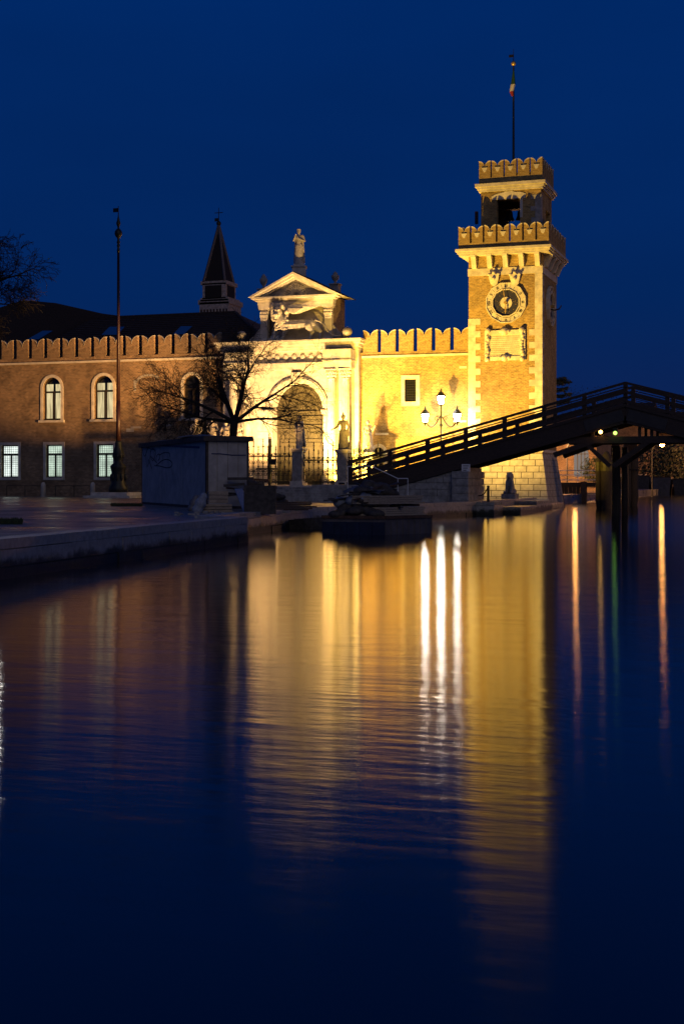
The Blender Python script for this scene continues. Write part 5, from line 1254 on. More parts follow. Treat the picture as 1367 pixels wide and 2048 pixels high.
for i in range(3):
    m_ = MB(); m_.hexa(*sface(sA,d1,n1,LA*i/3+0.02,LA*(i+1)/3-0.02,0.15,hS-0.2,-0.03,0.06)); m_.build('wall_panel', M_shed, SH)
for i in range(4):
    m_ = MB(); m_.hexa(*sface(sA,d2,n2,LB*i/4+0.02,LB*(i+1)/4-0.02,0.15,hS-0.2,-0.03,0.055)); m_.build('wall_panel', M_shed, SH)
m_ = MB()
for (d,n_,L_) in ((d1,n1,LA),(d2,n2,LB)):
    m_.hexa(*sface(sA,d,n_,-0.05,0.1,0.05,hS-0.15,0.0,0.05)); m_.hexa(*sface(sA,d,n_,L_-0.1,L_,0.05,hS-0.15,-0.02,0.07)); m_.hexa(*sface(sA,d,n_,0,L_,0.0,0.15,-0.05,0.07))
m_.build('frame', M_shed2, SH)
ov = 0.22
q = [sA-d1*ov-d2*ov, sA+d1*(LA+ov)-d2*ov, sA+d1*(LA+ov)+d2*(LB+ov), sA-d1*ov+d2*(LB+ov)]
m_ = MB(); m_.hexa([(v.x,v.y,GZ+hS-0.22) for v in q],[(v.x,v.y,GZ+hS+0.06) for v in q]); m_.build('flat_roof', M_shed2, SH)
# graffiti: brush strokes on the left face (u measured from the near corner towards the left)
def gstroke(pts, wd, mt, par, nm, face=(None,None)):
    d, n_ = face; m_ = MB()
    for i in range(len(pts)-1):
        (u0,z0),(u1_,z1) = pts[i], pts[i+1]
        a = sA+d*u0+n_*0.040; b = sA+d*u1_+n_*0.040
        dv = Vector((b.x-a.x,b.y-a.y,z1-z0)); 
        if dv.length < 1e-5: continue
        pr = n_.cross(dv.normalized())*wd/2
        A_ = Vector((a.x,a.y,GZ+z0)); B_ = Vector((b.x,b.y,GZ+z1)); ex = dv.normalized()*wd*0.3
        f = [A_-ex+pr, A_-ex-pr, B_+ex-pr, B_+ex+pr]; m_.add(f+[v+n_*0.006 for v in f], [(0,1,2,3),(4,7,6,5),(0,4,5,1),(1,5,6,2),(2,6,7,3),(3,7,4,0)])
    return m_.build(nm, mt, par)
def fpt(px, py):   # photo pixel to (u, z) on the left face
    d = Vector(ray(px,py)); nn = n1; t = (sA-Vector((CX,CY,0))).dot(nn)/(d.x*nn.x+d.y*nn.y); p = Vector((CX,CY,CZ))+d*t; return ((p-Vector((sA.x,sA.y,0))).dot(d1), p.z-GZ)
def gpx(pts): return [fpt(260+a/4.557, 840+b/4.557) for a,b in pts]
G1 = [[(120,270),(140,330),(170,260),(190,240)],[(165,255),(150,330),(160,430)],[(200,270),(180,380),(165,425)],[(175,360),(205,440)],[(190,290),(215,260),(240,300),(215,370),(195,330),(250,390)],
      [(245,390),(250,330),(270,310),(280,340),(262,370)],[(275,320),(310,300),(360,300),(370,330)],[(245,415),(300,370),(350,360),(390,390),(380,425),(340,435),(280,420),(230,415)],[(140,240),(165,250),(190,262),(240,275)]]
for g in G1:
    p_ = gpx(g); sm = []
    for i in range(len(p_)-1):
        a0 = p_[max(i-1,0)]; a1 = p_[i]; a2 = p_[i+1]; a3 = p_[min(i+2,len(p_)-1)]
        for k in range(6):
            t = k/6; f = lambda q0,q1,q2,q3: 0.5*((2*q1)+(-q0+q2)*t+(2*q0-5*q1+4*q2-q3)*t*t+(-q0+3*q1-3*q2+q3)*t**3)
            sm.append((f(a0[0],a1[0],a2[0],a3[0]), f(a0[1],a1[1],a2[1],a3[1])))
    sm.append(p_[-1]); gstroke(sm, 0.055, M_paint, SH, 'graffiti_stroke', (d1,n1))
gstroke(gpx([(140,222),(240,228),(340,235),(640,250)]), 0.12, M_blue, SH, 'paint_line', (d1,n1))
def spt(f, g_): return f
gstroke([(LB*0.12,3.05),(LB*0.3,3.05),(LB*0.6,2.98),(LB*0.93,2.98)], 0.06, M_blue, SH, 'paint_line', (d2,n2))
def tarp(name, c, rx, ry_, h, mt, label, seed, cat, n=14):
    rr = random.Random(seed); m_ = MB(); vs = []
    for j in range(n+1):
        for i in range(n+1):
            u, v = i/n*2-1, j/n*2-1; e_ = max(0,1-(u*u+v*v)*0.55)
            vs.append((c[0]+u*rx*(1+0.1*rr.uniform(-1,1)), c[1]+v*ry_*(1+0.1*rr.uniform(-1,1)), c[2]+0.02+max(0,h*e_*(0.5+0.5*rr.random()))))
    fs = [(j*(n+1)+i,j*(n+1)+i+1,(j+1)*(n+1)+i+1,(j+1)*(n+1)+i) for j in range(n) for i in range(n)]
    m_.add(vs, fs); o_ = m_.build(name, mt, None, True, fix=False)
    o_.location = c; 
    for vv in o_.data.vertices: vv.co -= Vector(c)
    sd = o_.modifiers.new('t','SOLIDIFY'); sd.thickness = 0.02
    return tag(o_, label, cat)
for i,(fu,fv,rx,ry_,hh,lb) in enumerate(((0.25,0.3,1.2,0.8,0.22,'crumpled pale sheet on the shed roof near the tree'),(0.7,0.4,1.0,0.7,0.12,'flat crumpled sheet on the left part of the shed roof'))):
    c = sA+d1*LA*fu+d2*LB*fv; tarp('plastic_sheet', (c.x,c.y,GZ+hS+0.06), rx, ry_, hh, M_tarp, lb, i+3, 'sheet')
# junk before the shed's right face
def gthing(px, py): v = GP(px,py); return v
def plank(p0, p1, wd, th_, mt, name, label, cat='plank'):
    o_ = MB().beam(p0,p1,wd,th_).build(name, mt); c = Vector(p0)
    o_.location = c
    for v in o_.data.vertices: v.co -= c
    return tag(o_, label, cat)
def pt(px, py, depth_like): # point above ground position 'depth_like' (px,py on ground) at pixel py
    g = GP(*depth_like); fw = (g-Vector((CX,CY,0))).dot(Vector((-math.sin(TH),math.cos(TH),0))); x_ = (px-683.5)/FPX*fw
    return (CX+x_*math.cos(TH)-fw*math.sin(TH), CY+x_*math.sin(TH)+fw*math.cos(TH), CZ+(HOR-py)/FPX*fw)
plank(pt(437,992,(437,1016)), pt(470,924,(470,1012)), 0.12,0.09, M_plank, 'wooden_pole', 'pale wooden pole leaning against the shed above the rubble box', 'pole')
plank(pt(477,978,(480,1020)), pt(497,1028,(500,1028)), 0.42,0.05, M_sack, 'leaning_board', 'pale blue-grey board leaning on the dark timber pile')
def sack(px0,py0,px1,py1,r,label,mt,seed):
    g = (px1,py1); a_ = Vector(pt(px0,py0,g)); b_ = Vector(pt(px1,py1-3,g)); rr = random.Random(seed)
    C = [(tuple(a_-b_),(0,0,0),r*0.75,r)]; B = [((0,0,0),r*1.05,(1,1,1)),(tuple((a_-b_)*0.5),r*1.1,(1,1,1)),(tuple((a_-b_)*1.05),r*0.6,(1,1,0.8))]
    return blob('sack', (b_.x,b_.y,b_.z+0.05), C, B, 0.05, mt, label, 'sack')
sack(407,995,395,1025,0.27,'pale blue filled sack leaning to the right beside the shed corner',M_sack,1)
sack(392,998,385,1022,0.25,'darker blue-grey sack half behind the pale one',M_tarp,2)
def boxthing(px, py, wd, dp, h, mt, name, label, cat, rz=0.3, z0=GZ, slats=0):
    g = GP(px,py); o_ = thing(name, label, cat, (g.x,g.y,z0), None, rz)
    def sub(mb_, nm, m2=None): q_ = bpy.data.objects.new(nm, mb_.mesh(nm, m2 or mt)); COL.objects.link(q_); q_.parent = o_; return q_
    if slats:
        for k in range(slats): sub(MB().box(-wd/2,wd/2,-dp/2-0.03,-dp/2,h*k/slats+0.01,h*(k+1)/slats-0.02),'slat'); sub(MB().box(-wd/2-0.03,-wd/2,-dp/2,dp/2,h*k/slats+0.01,h*(k+1)/slats-0.02),'slat')
        sub(MB().box(-wd/2+0.02,wd/2-0.02,-dp/2+0.02,dp/2-0.02,0,h-0.1),'box_body',M_scrap)
    else: sub(MB().box(-wd/2,wd/2,-dp/2,dp/2,0,h),'box_body')
    return o_
boxthing(432,1024,1.5,1.0,0.42,M_plank,'pallet','weathered pallet with rubble beside the shed corner','pallet',0.5,GZ,3)
boxthing(436,1022,0.95,0.8,0.62,M_plank,'wooden_crate','small pale wooden crate on the pallet beside the shed','crate',0.5,GZ+0.42,3)
# timber pile: dark boards and beams heaped
rr = random.Random(21)
for i in range(16):
    px = rr.uniform(470,535); py = rr.uniform(958,1000); g = (px,1020-(px-470)*0.15)
    a_ = Vector(pt(px-rr.uniform(15,28),py+rr.uniform(-4,4),g)); b_ = Vector(pt(px+rr.uniform(15,28),py+rr.uniform(-4,4),g)); 
    o_ = plank(a_, b_, rr.uniform(0.2,0.7), rr.uniform(0.06,0.16), rr.choice((M_scrap,M_scrap,M_wood,M_rust)), 'scrap_board', 'dark rough board lying in the scrap timber heap beside the shed', 'board')
    TONE = {'dark scrap':'sooty dark','bridge timber':'brown timber','rusty steel':'rusty'}[o_.active_material.name]
    o_['group'] = 'boards of the scrap heap'; o_['label'] = '%s board %s in the %s of the scrap heap beside the shed' % (TONE, 'high' if py < 970 else ('low' if py > 988 else 'halfway up'), 'left part' if px < 490 else ('right part' if px > 515 else 'middle'))
C = []; B = []
for i in range(40): B.append(((rr.uniform(-1.9,1.9),rr.uniform(-0.9,0.9),rr.uniform(0.1,1.5)),rr.uniform(0.2,0.45),(1.3,1,0.6)))
g = GP(505,1014); blob('scrap_heap', (g.x,g.y,GZ), [], [((b[0][0],b[0][1],b[0][2]*(1-abs(b[0][0])/3)),b[1],b[2]) for b in B], 0.09, M_scrap, 'dark heap of scrap under the boards right of the shed', 'heap', TH)
boxthing(520,1028,1.5,0.6,1.35,M_scrap,'dark_chest','dark upright panel box at the end of the scrap heap','box',0.35)
for i in range(7):
    y_ = 1019-2.3*i; x0 = 545+rr.uniform(-6,6); x1 = 630-abs(i-3)*3+rr.uniform(-8,6); g = (590,1024-i)
    o_ = plank(pt(x0,y_,g), pt(x1,y_+rr.uniform(-1.5,1.5),g), 0.4, 0.07, M_scrap if i%2 else M_wood, 'long_board', 'long thin board in the low stack right of the scrap heap', 'board'); o_['group'] = 'low stack of long boards'; o_['label'] = '%s long thin board in the low stack right of the scrap heap' % ('lowest','second lowest','third lowest','middle','third highest','second highest','topmost')[i]
# rubble crumbs on the quay
m_ = MB()
for i in range(80):
    px = rr.uniform(350,640); py = 1027+rr.uniform(-3,6)-(max(0,px-495))*0.09; v = G(px,py,GZ); s = rr.uniform(0.03,0.1)
    m_.box(v[0]-s,v[0]+s,v[1]-s,v[1]+s,GZ,GZ+s)
tag(m_.build('rubble', M_stone_d), 'scattered rubble crumbs along the quay by the shed', 'rubble', kind='stuff')
# grass patches
def grass(px0,px1,py0,py1,n,label,hh):
    m_ = MB(); rr = random.Random(n)
    for i in range(n):
        v = G(rr.uniform(px0,px1), rr.uniform(py0,py1), GZ); a = rr.uniform(0,6.28); h = rr.uniform(0.4,1)*hh; w_ = 0.025; 
        m_.add([(v[0]-w_*math.cos(a),v[1]-w_*math.sin(a),GZ),(v[0]+w_*math.cos(a),v[1]+w_*math.sin(a),GZ),(v[0]+rr.uniform(-.08,.08),v[1]+rr.uniform(-.08,.08),GZ+h)],[(0,1,2)])
    tag(m_.build('grass', M_grass, fix=False), label, 'grass', kind='stuff')
grass(-60,45,1044,1049,1800,'low grass tuft on the paving at the left edge',0.22)
grass(222,284,1009,1013,1500,'thin grass strip along the foot of the shed',0.16)

# ================================================================ bare trees
def tree(root_name, base, label, limbs, seed, trunk_r, fork_z, depth=5, tw=0.016, spread=1.0, up=0.0, droop=0.1, lens=1.0, cat='tree'):
    rr = random.Random(seed); root = thing(root_name, label, cat, base)
    tr = MB(); f = Vector(base)+Vector((0.1,0,fork_z)); 
    pts = [Vector(base), Vector(base)+Vector((0.05,0,fork_z*0.4)), Vector(base)+Vector((-0.03,0,fork_z*0.75)), f]
    rs = [trunk_r*1.35, trunk_r, trunk_r*0.92, trunk_r*0.95]
    for i in range(3): tr.tube(pts[i],pts[i+1],rs[i],rs[i+1],10)
    tr.build('trunk', M_bark, root, True)
    twigs = MB()
    NB = (1,2,1,1,1)
    def grow(mb_, p, d, r, ln, lv):
        seg = 5 if lv < 3 else 3; cur = p.copy(); dv = d.copy(); n_ = {0:8,1:6,2:5}.get(lv,3)
        kids = []
        for s in range(seg):
            dv = (dv+Vector((rr.gauss(0,1),rr.gauss(0,1),rr.gauss(0,1)))*(0.10+0.035*lv)+Vector((0,0,(up-droop*(lv>=2))*(0.6 if lv<2 else 1)))).normalized()
            nx = cur+dv*ln/seg; r1 = r*(1-0.55*(s+1)/seg); r0 = r*(1-0.55*s/seg)
            mb_.tube(cur,nx,max(r0,tw*0.6),max(r1,tw*0.5),n_,cap=False)
            if lv < depth and s >= (1 if lv == 0 else 0): kids.append((nx.copy(),dv.copy(),r1))
            cur = nx
        if lv < depth:
            for (q,dq,rq) in kids:
                for c in range(NB[lv] if rr.random() < 0.6 else 1):
                    ax = dq.orthogonal().normalized(); ax.rotate(Matrix.Rotation(rr.uniform(0,6.28),3,dq)); nd = (dq*math.cos(0.75)+ax*math.sin(rr.uniform(0.5,0.95))).normalized()
                    grow(mb_ if lv < 1 else twigs, q, nd, max(rq*0.62,tw*0.6), ln*rr.uniform(0.42,0.66), lv+1)
            ax = dv; grow(mb_ if lv < 1 else twigs, cur, dv, r*0.42, ln*0.55, lv+1)
    DEP0 = depth
    for lm in limbs:
        dx,dy,dz,r,ln = lm[:5]; depth = lm[5] if len(lm) > 5 else DEP0
        mb_ = MB(); grow(mb_, f-Vector((0,0,0.1)), Vector((dx,dy,dz)).normalized(), r, ln, 0); mb_.build('limb', M_bark, root, fix=False)
    o_ = twigs.build('twigs', M_bark, root, fix=False); o_['kind'] = 'stuff'; return root, len(twigs.f)
tg = -22.0
tx,tz = P(466,868,tg)
T1 = tree('bare_tree', (tx,tg,GZ), 'bare winter tree spreading dark branches behind the shed, before the gate',
   [(-1.0,0.1,0.24,0.15,4.4),(-0.9,-0.3,0.55,0.16,4.4),(-0.7,0.3,0.75,0.17,4.1),(-0.25,-0.3,1.0,0.15,3.7),(0.15,0.3,1.2,0.15,3.6),(0.6,-0.3,0.95,0.19,4.3),(0.95,0.35,0.62,0.15,4.7,3),(1.1,-0.25,0.16,0.12,5.4,3)], 14, 0.33, P(466,842,tg)[1]-GZ, depth=4, tw=0.021, droop=0.05)
print('TWIGS', T1[1])
tg2 = -10.0; x2,_ = P(-75,700,tg2)
tree('bare_tree', (x2,tg2,GZ), 'bare tree reaching in from the left edge above the roofs',
   [(0.9,0.1,0.35,0.2,4.6),(0.7,-0.3,0.9,0.2,4.6),(0.2,0.2,1.2,0.2,4.2),(-0.6,0,0.9,0.2,4.0),(0.9,0.3,-0.1,0.15,3.8)], 9, 0.4, P(0,590,tg2)[1]-GZ, depth=4, tw=0.03, droop=0.05)

# ================================================================ barge with timber and scrap
def W(px,py,z=0.0): v = G(px,py,z); return Vector((v[0],v[1],0))
bA = W(770,1070); 
fwd = Vector((-math.sin(TH),math.cos(TH),0)); rgt = Vector((math.cos(TH),math.sin(TH),0))
e2 = (rgt*0.72+fwd*0.69).normalized()       # right face direction (recedes to the right)
e1 = (-rgt*0.80+fwd*0.32).normalized()      # left face direction
L2 = 0.5
while pxof(bA+e2*L2) < 862: L2 += 0.1
L1 = 0.5
while pxof(bA+e1*L1) > 648: L1 += 0.1
D_ = (bA-Vector((CX,CY,0))).dot(fwd); top = CZ-(1035-HOR)/FPX*D_
BG = thing('work_barge', 'flat work barge with blue side and grey end moored at the quay', 'boat', (bA.x,bA.y,0))
q = [bA, bA+e2*L2, bA+e2*L2+e1*L1, bA+e1*L1]
m_ = MB(); m_.hexa([(v.x,v.y,-0.6) for v in q],[(v.x,v.y,top-0.06) for v in q]); m_.build('hull', M_hullg, BG)
n1b = e1.cross(Vector((0,0,1))).normalized(); n1b = n1b if n1b.dot(fwd) < 0 else -n1b
for k in range(5):
    a = bA+e1*(L1*k/5+0.008)+n1b*0.0; b = bA+e1*(L1*(k+1)/5-0.008); c = b+n1b*0.05; d = a+n1b*0.05
    m_ = MB(); m_.hexa([(v.x,v.y,-0.3) for v in (a,b,c,d)],[(v.x,v.y,top-0.22) for v in (a,b,c,d)]); m_.build('hull_plate', M_hullb, BG)
m_ = MB()
for i in range(4): m_.beam((q[i].x,q[i].y,top),(q[(i+1)%4].x,q[(i+1)%4].y,top),0.14,0.14)
m_.build('gunwale', M_rust, BG)
n2b = e2.cross(Vector((0,0,1))).normalized(); n2b = n2b if n2b.dot(fwd) < 0 else -n2b
m_ = MB()
for k in range(9): a = bA+e2*(L2*k/8)+n2b*0.02; m_.tube((a.x,a.y,-0.2),(a.x,a.y,top-0.1),0.025,n=4)
m_.build('hull_ribs', M_hullg, BG)
# timber bundles on deck
def bundle(z0, label, off):
    o_ = thing('timber_bundle', label, 'timber', (bA.x,bA.y,z0), 'timber bundles on the barge')
    c = bA+e2*0.25+e1*(0.15+off); L_ = L2*0.86; W_ = 1.6; H_ = 0.40
    for r_ in range(4):
        for k in range(6):
            a = c+e1*(W_*k/6); b = a+e2*(L_-0.06*((k*7+r_*3)%4)); d = b+e1*(W_/6-0.02); f = a+e1*(W_/6-0.02); z = z0+0.1*r_
            m_ = MB(); m_.hexa([(v.x,v.y,z) for v in (a,b,d,f)],[(v.x,v.y,z+0.085) for v in (a,b,d,f)]); m_.build('board', M_plank, o_)
bundle(top+0.07, 'lower bundle of pale sawn boards on the barge', 0.0); bundle(top+0.60, 'upper bundle of pale sawn boards on the barge', 0.08)
bt = thing('timber_bearer', 'dark spacer beams between the two board bundles', 'beam', (bA.x,bA.y,top+0.5))
for s in (0.15,0.8): a = bA+e2*(L2*s)+e1*0.15; b = a+e1*1.7; MB().beam((a.x,a.y,top+0.535),(b.x,b.y,top+0.535),0.12,0.10).build('bearer', M_wood, bt)
rr = random.Random(33); cc = bA+e1*(L1*0.55)+e2*(L2*0.45)
B = []
for i in range(70):
    u_, v_ = rr.uniform(-1,1), rr.uniform(-1,1); z_ = 1.6*max(0.1,1-0.85*(u_*u_+v_*v_))*rr.uniform(0.6,1)
    p = e1*(u_*L1*0.40)+e2*(v_*L2*0.40); B.append(((p.x,p.y,z_),rr.uniform(0.13,0.4),(1.2,1,0.6)))
blob('scrap_heap', (cc.x,cc.y,top), [], B, 0.07, M_scrap, 'heap of dark rubble and rags on the barge', 'heap')
for i in range(46):
    a = cc+e1*rr.uniform(-L1*0.42,L1*0.42)+e2*rr.uniform(-L2*0.4,L2*0.4); ang = rr.uniform(0,3.14); ln_ = rr.uniform(0.5,1.5); z_ = top+rr.uniform(0.35,1.5)
    o_ = plank((a.x-math.cos(ang)*ln_/2,a.y-math.sin(ang)*ln_/2,z_-0.1),(a.x+math.cos(ang)*ln_/2,a.y+math.sin(ang)*ln_/2,z_+rr.uniform(-0.1,0.25)),rr.uniform(0.08,0.3),0.05,rr.choice((M_scrap,M_wood,M_rust,M_pile)),'broken_board','broken board sticking out of the scrap heap on the barge','board'); o_['group'] = 'broken boards on the barge'
    u_ = (a-cc).dot(rgt); o_['label'] = '%s, %s broken board at the %s of the scrap heap on the barge, lying %s' % ({'dark scrap':'sooty','bridge timber':'brown','rusty steel':'rusty','pile timber':'grey'}[o_.active_material.name], 'long' if ln_ > 1.1 else ('short' if ln_ < 0.8 else 'medium'), 'left' if u_ < -0.8 else ('right' if u_ > 0.8 else 'middle'), 'high' if z_ > top+1.0 else 'low')
c2 = cc+e1*(L1*0.1); tarp('tarpaulin', (c2.x,c2.y,top+1.05), 0.9, 0.8, 0.5, M_tarp, 'grey tarpaulin thrown over the scrap heap on the barge', 12, 'tarpaulin')
for i in range(3):
    p = cc+e1*(L1*(0.32-0.2*i))-e2*(L2*0.28); B = [((0,0,0.2),0.28,(1,1,0.8)),((0.2,0.1,0.25),0.2,(1,1,1)),((0,0.05,0.42),0.14,(1,1,1))]
    blob('plastic_bag', (p.x,p.y,top+0.45+0.1*i), [], B, 0.04, M_sack, ('shiny knotted bag at the left of the barge heap','shiny knotted bag in the middle of the barge heap','shiny knotted bag at the right of the barge heap')[i], 'bag')
# dinghy in the slip left of the barge
sl_ = W(560,1058); m_ = MB()
C = []
bo = thing('rowing_boat', 'small dark open boat moored in the quay recess', 'boat', (sl_.x,sl_.y,0))
ring = []
for k in range(9):
    t = k/8; hwid = 0.65*math.sin(math.pi*min(0.5,0.12+t*0.5)) if t < 0.76 else 0.65*(1-(t-0.76)/0.24)**0.6
    hwid = max(hwid,0.02); c = sl_+rgt*(-2.0+4.2*t); zt2 = 0.42+0.18*t*t
    ring.append([(c-fwd*hwid)+Vector((0,0,zt2)), (c-fwd*hwid*0.6)+Vector((0,0,-0.1)), (c+fwd*hwid*0.6)+Vector((0,0,-0.1)), (c+fwd*hwid)+Vector((0,0,zt2)),
                 (c+fwd*hwid*0.9)+Vector((0,0,zt2)), (c+fwd*hwid*0.5)+Vector((0,0,0.05)), (c-fwd*hwid*0.5)+Vector((0,0,0.05)), (c-fwd*hwid*0.9)+Vector((0,0,zt2))])
vs = [tuple(v) for r_ in ring for v in r_]; fs = [(k*8+i,k*8+(i+1)%8,(k+1)*8+(i+1)%8,(k+1)*8+i) for k in range(8) for i in range(8)]+[tuple(range(8))]
m_.add(vs, fs); m_.build('hull', M_scrap, bo)
for t in (-0.9,0.6): c = sl_+rgt*t; MB().beam((c.x-fwd.x*0.55,c.y-fwd.y*0.55,0.33),(c.x+fwd.x*0.55,c.y+fwd.y*0.55,0.33),0.25,0.04).build('thwart', M_wood, bo)

# ================================================================ landing blocks at the tower foot, sitting lion, chain
def GW(px,py,z): v = G(px,py,z); return v
for i,(px0,px1,yy0,yy1,zt_) in enumerate(((940,987,-24.2,-21.0,0.95),(990,1040,-20.5,-14.0,0.55),(985,1072,-12.5,-5.5,0.85))):
    x0,_ = P(px0,1000,yy0); x1,_ = P(px1,1000,yy0)
    o_ = thing('landing_block', ('pale stone landing right of the bridge pier','low wet stone landing block in the water','stone landing carrying the sitting lion')[i], 'landing', ((x0+x1)/2,(yy0+yy1)/2,0))
    MB().box(x0,x1,yy0,yy1,-2,zt_-0.22).build('base', M_quay, o_); n_ = 2
    for k in range(n_): MB().box(x0-0.03+(x1-x0+0.06)*k/n_+0.01,x0-0.03+(x1-x0+0.06)*(k+1)/n_-0.01,yy0-0.05,yy1,zt_-0.21,zt_).build('slab', M_quay if i == 1 else M_stone_d, o_)
MB().box(11.9,TX1+0.6,-5.4,-2.0,-2,0.55).build('tower_ledge', M_quay, TW)
lx_, lz_ = P(1018.5,1000,-10.5)
LI = thing('lion_statue', 'small weathered sitting lion on a block, seen from the front, before the tower base', 'statue', (lx_,-10.5,0.85))
MB().box(lx_-0.58,lx_+0.58,-11.1,-9.8,0.85,1.42).build('plinth', M_stone_d, LI)
C = [((0,0.25,0.25),(0,0.0,1.0),0.42,0.34),((-0.2,-0.35,0.1),(-0.2,-0.2,0.95),0.12,0.14),((0.2,-0.35,0.1),(0.2,-0.2,0.95),0.12,0.14),((0,-0.05,1.0),(0,-0.15,1.35),0.28,0.26),((0.35,0.3,0.2),(0.38,-0.2,0.1),0.2,0.13),((-0.35,0.3,0.2),(-0.38,-0.2,0.1),0.2,0.13)]
B = [((0,-0.18,1.48),0.27,(0.95,1,1.05)),((0,-0.42,1.40),0.14,(1.1,1,0.8)),((0,0.02,1.42),0.34,(1,0.8,1.15)),((-0.18,-0.15,1.72),0.08,(1,.8,1)),((0.18,-0.15,1.72),0.08,(1,.8,1)),((0,-0.05,1.0),0.36,(1,0.8,1))]
me = prims_to_mesh('lion_body', C, B, 0.035, M_stone_d); o_ = bpy.data.objects.new('lion_body', me); COL.objects.link(o_); o_.parent = LI; o_.location = (0,0,0.56); o_.scale = (0.95,0.95,0.95)
bp_ = P(975.5,1000,-22.5)[0]
bo_ = thing('iron_bollard', 'slim dark iron bollard with a hanging chain beside the bridge pier', 'bollard', (bp_,-22.5,0.95))
zt_ = P(975,971,-22.5)[1]; MB().lathe([(0.10,0),(0.09,zt_-0.95-0.08),(0.12,zt_-0.95-0.05),(0.09,zt_-0.95)], (bp_,-22.5,0.95), 8).build('post', M_iron, bo_)
ch = MB(); x0 = 17.8
for k in range(8):
    t0, t1 = k/8, (k+1)/8; f = lambda t: (bp_+(x0-bp_)*t, -22.5, zt_-0.1-0.62*t-0.22*math.sin(math.pi*t)); ch.tube(f(t0),f(t1),0.045,n=5)
ch.build('chain', M_iron, bo_)

# ================================================================ dolphins (mooring piles) and far jetty
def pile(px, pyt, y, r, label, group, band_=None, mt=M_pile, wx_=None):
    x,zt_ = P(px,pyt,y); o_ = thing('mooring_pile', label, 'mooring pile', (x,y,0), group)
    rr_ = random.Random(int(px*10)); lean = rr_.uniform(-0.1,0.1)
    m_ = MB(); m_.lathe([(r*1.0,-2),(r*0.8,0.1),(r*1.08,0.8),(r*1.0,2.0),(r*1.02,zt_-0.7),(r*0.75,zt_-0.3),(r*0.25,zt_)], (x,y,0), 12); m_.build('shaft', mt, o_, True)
    if band_: 
        z0,z1 = P(px,band_[1],y)[1], P(px,band_[0],y)[1]; MB().lathe([(r*1.10,z0),(r*1.10,z1)], (x,y,0), 12).build('reflective_band', M_yellow, o_)
    return o_
yd = 3.0
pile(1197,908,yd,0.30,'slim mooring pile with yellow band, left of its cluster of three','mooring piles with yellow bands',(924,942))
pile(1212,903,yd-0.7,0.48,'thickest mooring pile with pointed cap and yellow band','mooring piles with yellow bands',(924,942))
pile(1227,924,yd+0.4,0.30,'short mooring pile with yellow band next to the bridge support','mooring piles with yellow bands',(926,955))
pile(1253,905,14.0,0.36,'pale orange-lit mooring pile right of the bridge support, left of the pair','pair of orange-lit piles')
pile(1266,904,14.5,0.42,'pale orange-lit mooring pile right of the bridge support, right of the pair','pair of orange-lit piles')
x0,z_ = P(1249,938,13.9); m_ = MB(); m_.tube((x0-0.1,13.5,z_),(x0+1.3,14.0,z_-0.1),0.05); tag(m_.build('rope', M_iron), 'dark rope tied round the pair of orange-lit piles', 'rope')
JT = thing('timber_jetty', 'orange-lit timber jetty with white rail in the canal behind the tower', 'jetty', (24,42,0)); jy = 40.0
xj0,_ = P(1112,960,jy); xj1,_ = P(1236,960,jy)
zj = lambda py: P(1170,py,jy)[1]
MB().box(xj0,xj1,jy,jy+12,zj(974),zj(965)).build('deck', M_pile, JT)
k = 0; x = xj0
XS = P(1160,960,jy)[0]
while x < XS-0.1:
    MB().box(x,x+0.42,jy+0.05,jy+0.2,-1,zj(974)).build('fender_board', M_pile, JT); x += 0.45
MB().box(P(1160,0,jy)[0],P(1172,0,jy)[0],jy-0.3,jy+0.4,-1,zj(963)).build('corner_post', M_wood, JT)
for py in (976,983,989): MB().box(P(1172,0,jy)[0],xj1,jy+1.0,jy+1.1,zj(py),zj(py)+0.06).build('ladder_rung', M_white, JT)
for (pa_,pb_) in ((1112,1196),):
    xa_,xb_ = P(pa_,0,jy)[0], P(pb_,0,jy)[0]
    for py in (941,950,960): m_ = MB(); m_.tube((xa_,jy+0.1,zj(py)),(xb_,jy+0.1,zj(py)),0.055,n=6); m_.build('rail', M_white, JT)
    for px in (1113,1154,1195): m_ = MB(); xx_ = P(px,0,jy)[0]; m_.tube((xx_,jy+0.1,zj(966)),(xx_,jy+0.1,zj(941)),0.055,n=6); m_.build('rail_post', M_white, JT)
# buildings round the inner basin
def hall(name, label, y, px0, px1, pyt, dep, mt, zb=0.3, wins=(), roof=None):
    x0,z1 = P(px0,pyt,y); x1,_ = P(px1,pyt,y)
    o_ = thing(name, label, 'building', ((x0+x1)/2,y+dep/2,zb)); MB().box(x0,x1,y,y+dep,zb-1,z1).build('wall', mt, o_)
    if roof: m_ = MB(); m_.prismx([(y-0.6,z1-0.1),(y+dep+0.6,z1-0.1),(y+dep/2,z1+roof)], x0-0.3, x1+0.3); m_.build('roof', M_tile, o_)
    return o_
B1 = hall('brick_warehouse','orange-lit brick warehouse with pale arched window behind the tower',62.0,1085,1192,868,14,M_brick,roof=2.5)
xw,zw = P(1161,930,62.0); xw0 = P(1147,0,62)[0]; xw1 = P(1176,0,62)[0]; zsp = P(1161,908,62)[1]; zto = P(1161,896,62)[1]
M_pw = mat('pale arched glazing',(0.7,0.75,0.72),0.4)
win = MB().prism(arch_pts(xw0,xw1,zw-1.5,zsp,12,zto-zsp), 61.9, 62.0).build('arched_window', emis('pale window glow',(0.8,0.68,0.60),0.26), B1)
m_ = MB(); 
for k in range(1,4): xq = xw0+(xw1-xw0)*k/4; m_.box(xq-0.05,xq+0.05,61.8,61.9,zw-1.5,zsp+0.6)
m_.box(xw0,xw1,61.8,61.88,zsp-0.05,zsp+0.05); m_.build('glazing_bars', M_iron, win)
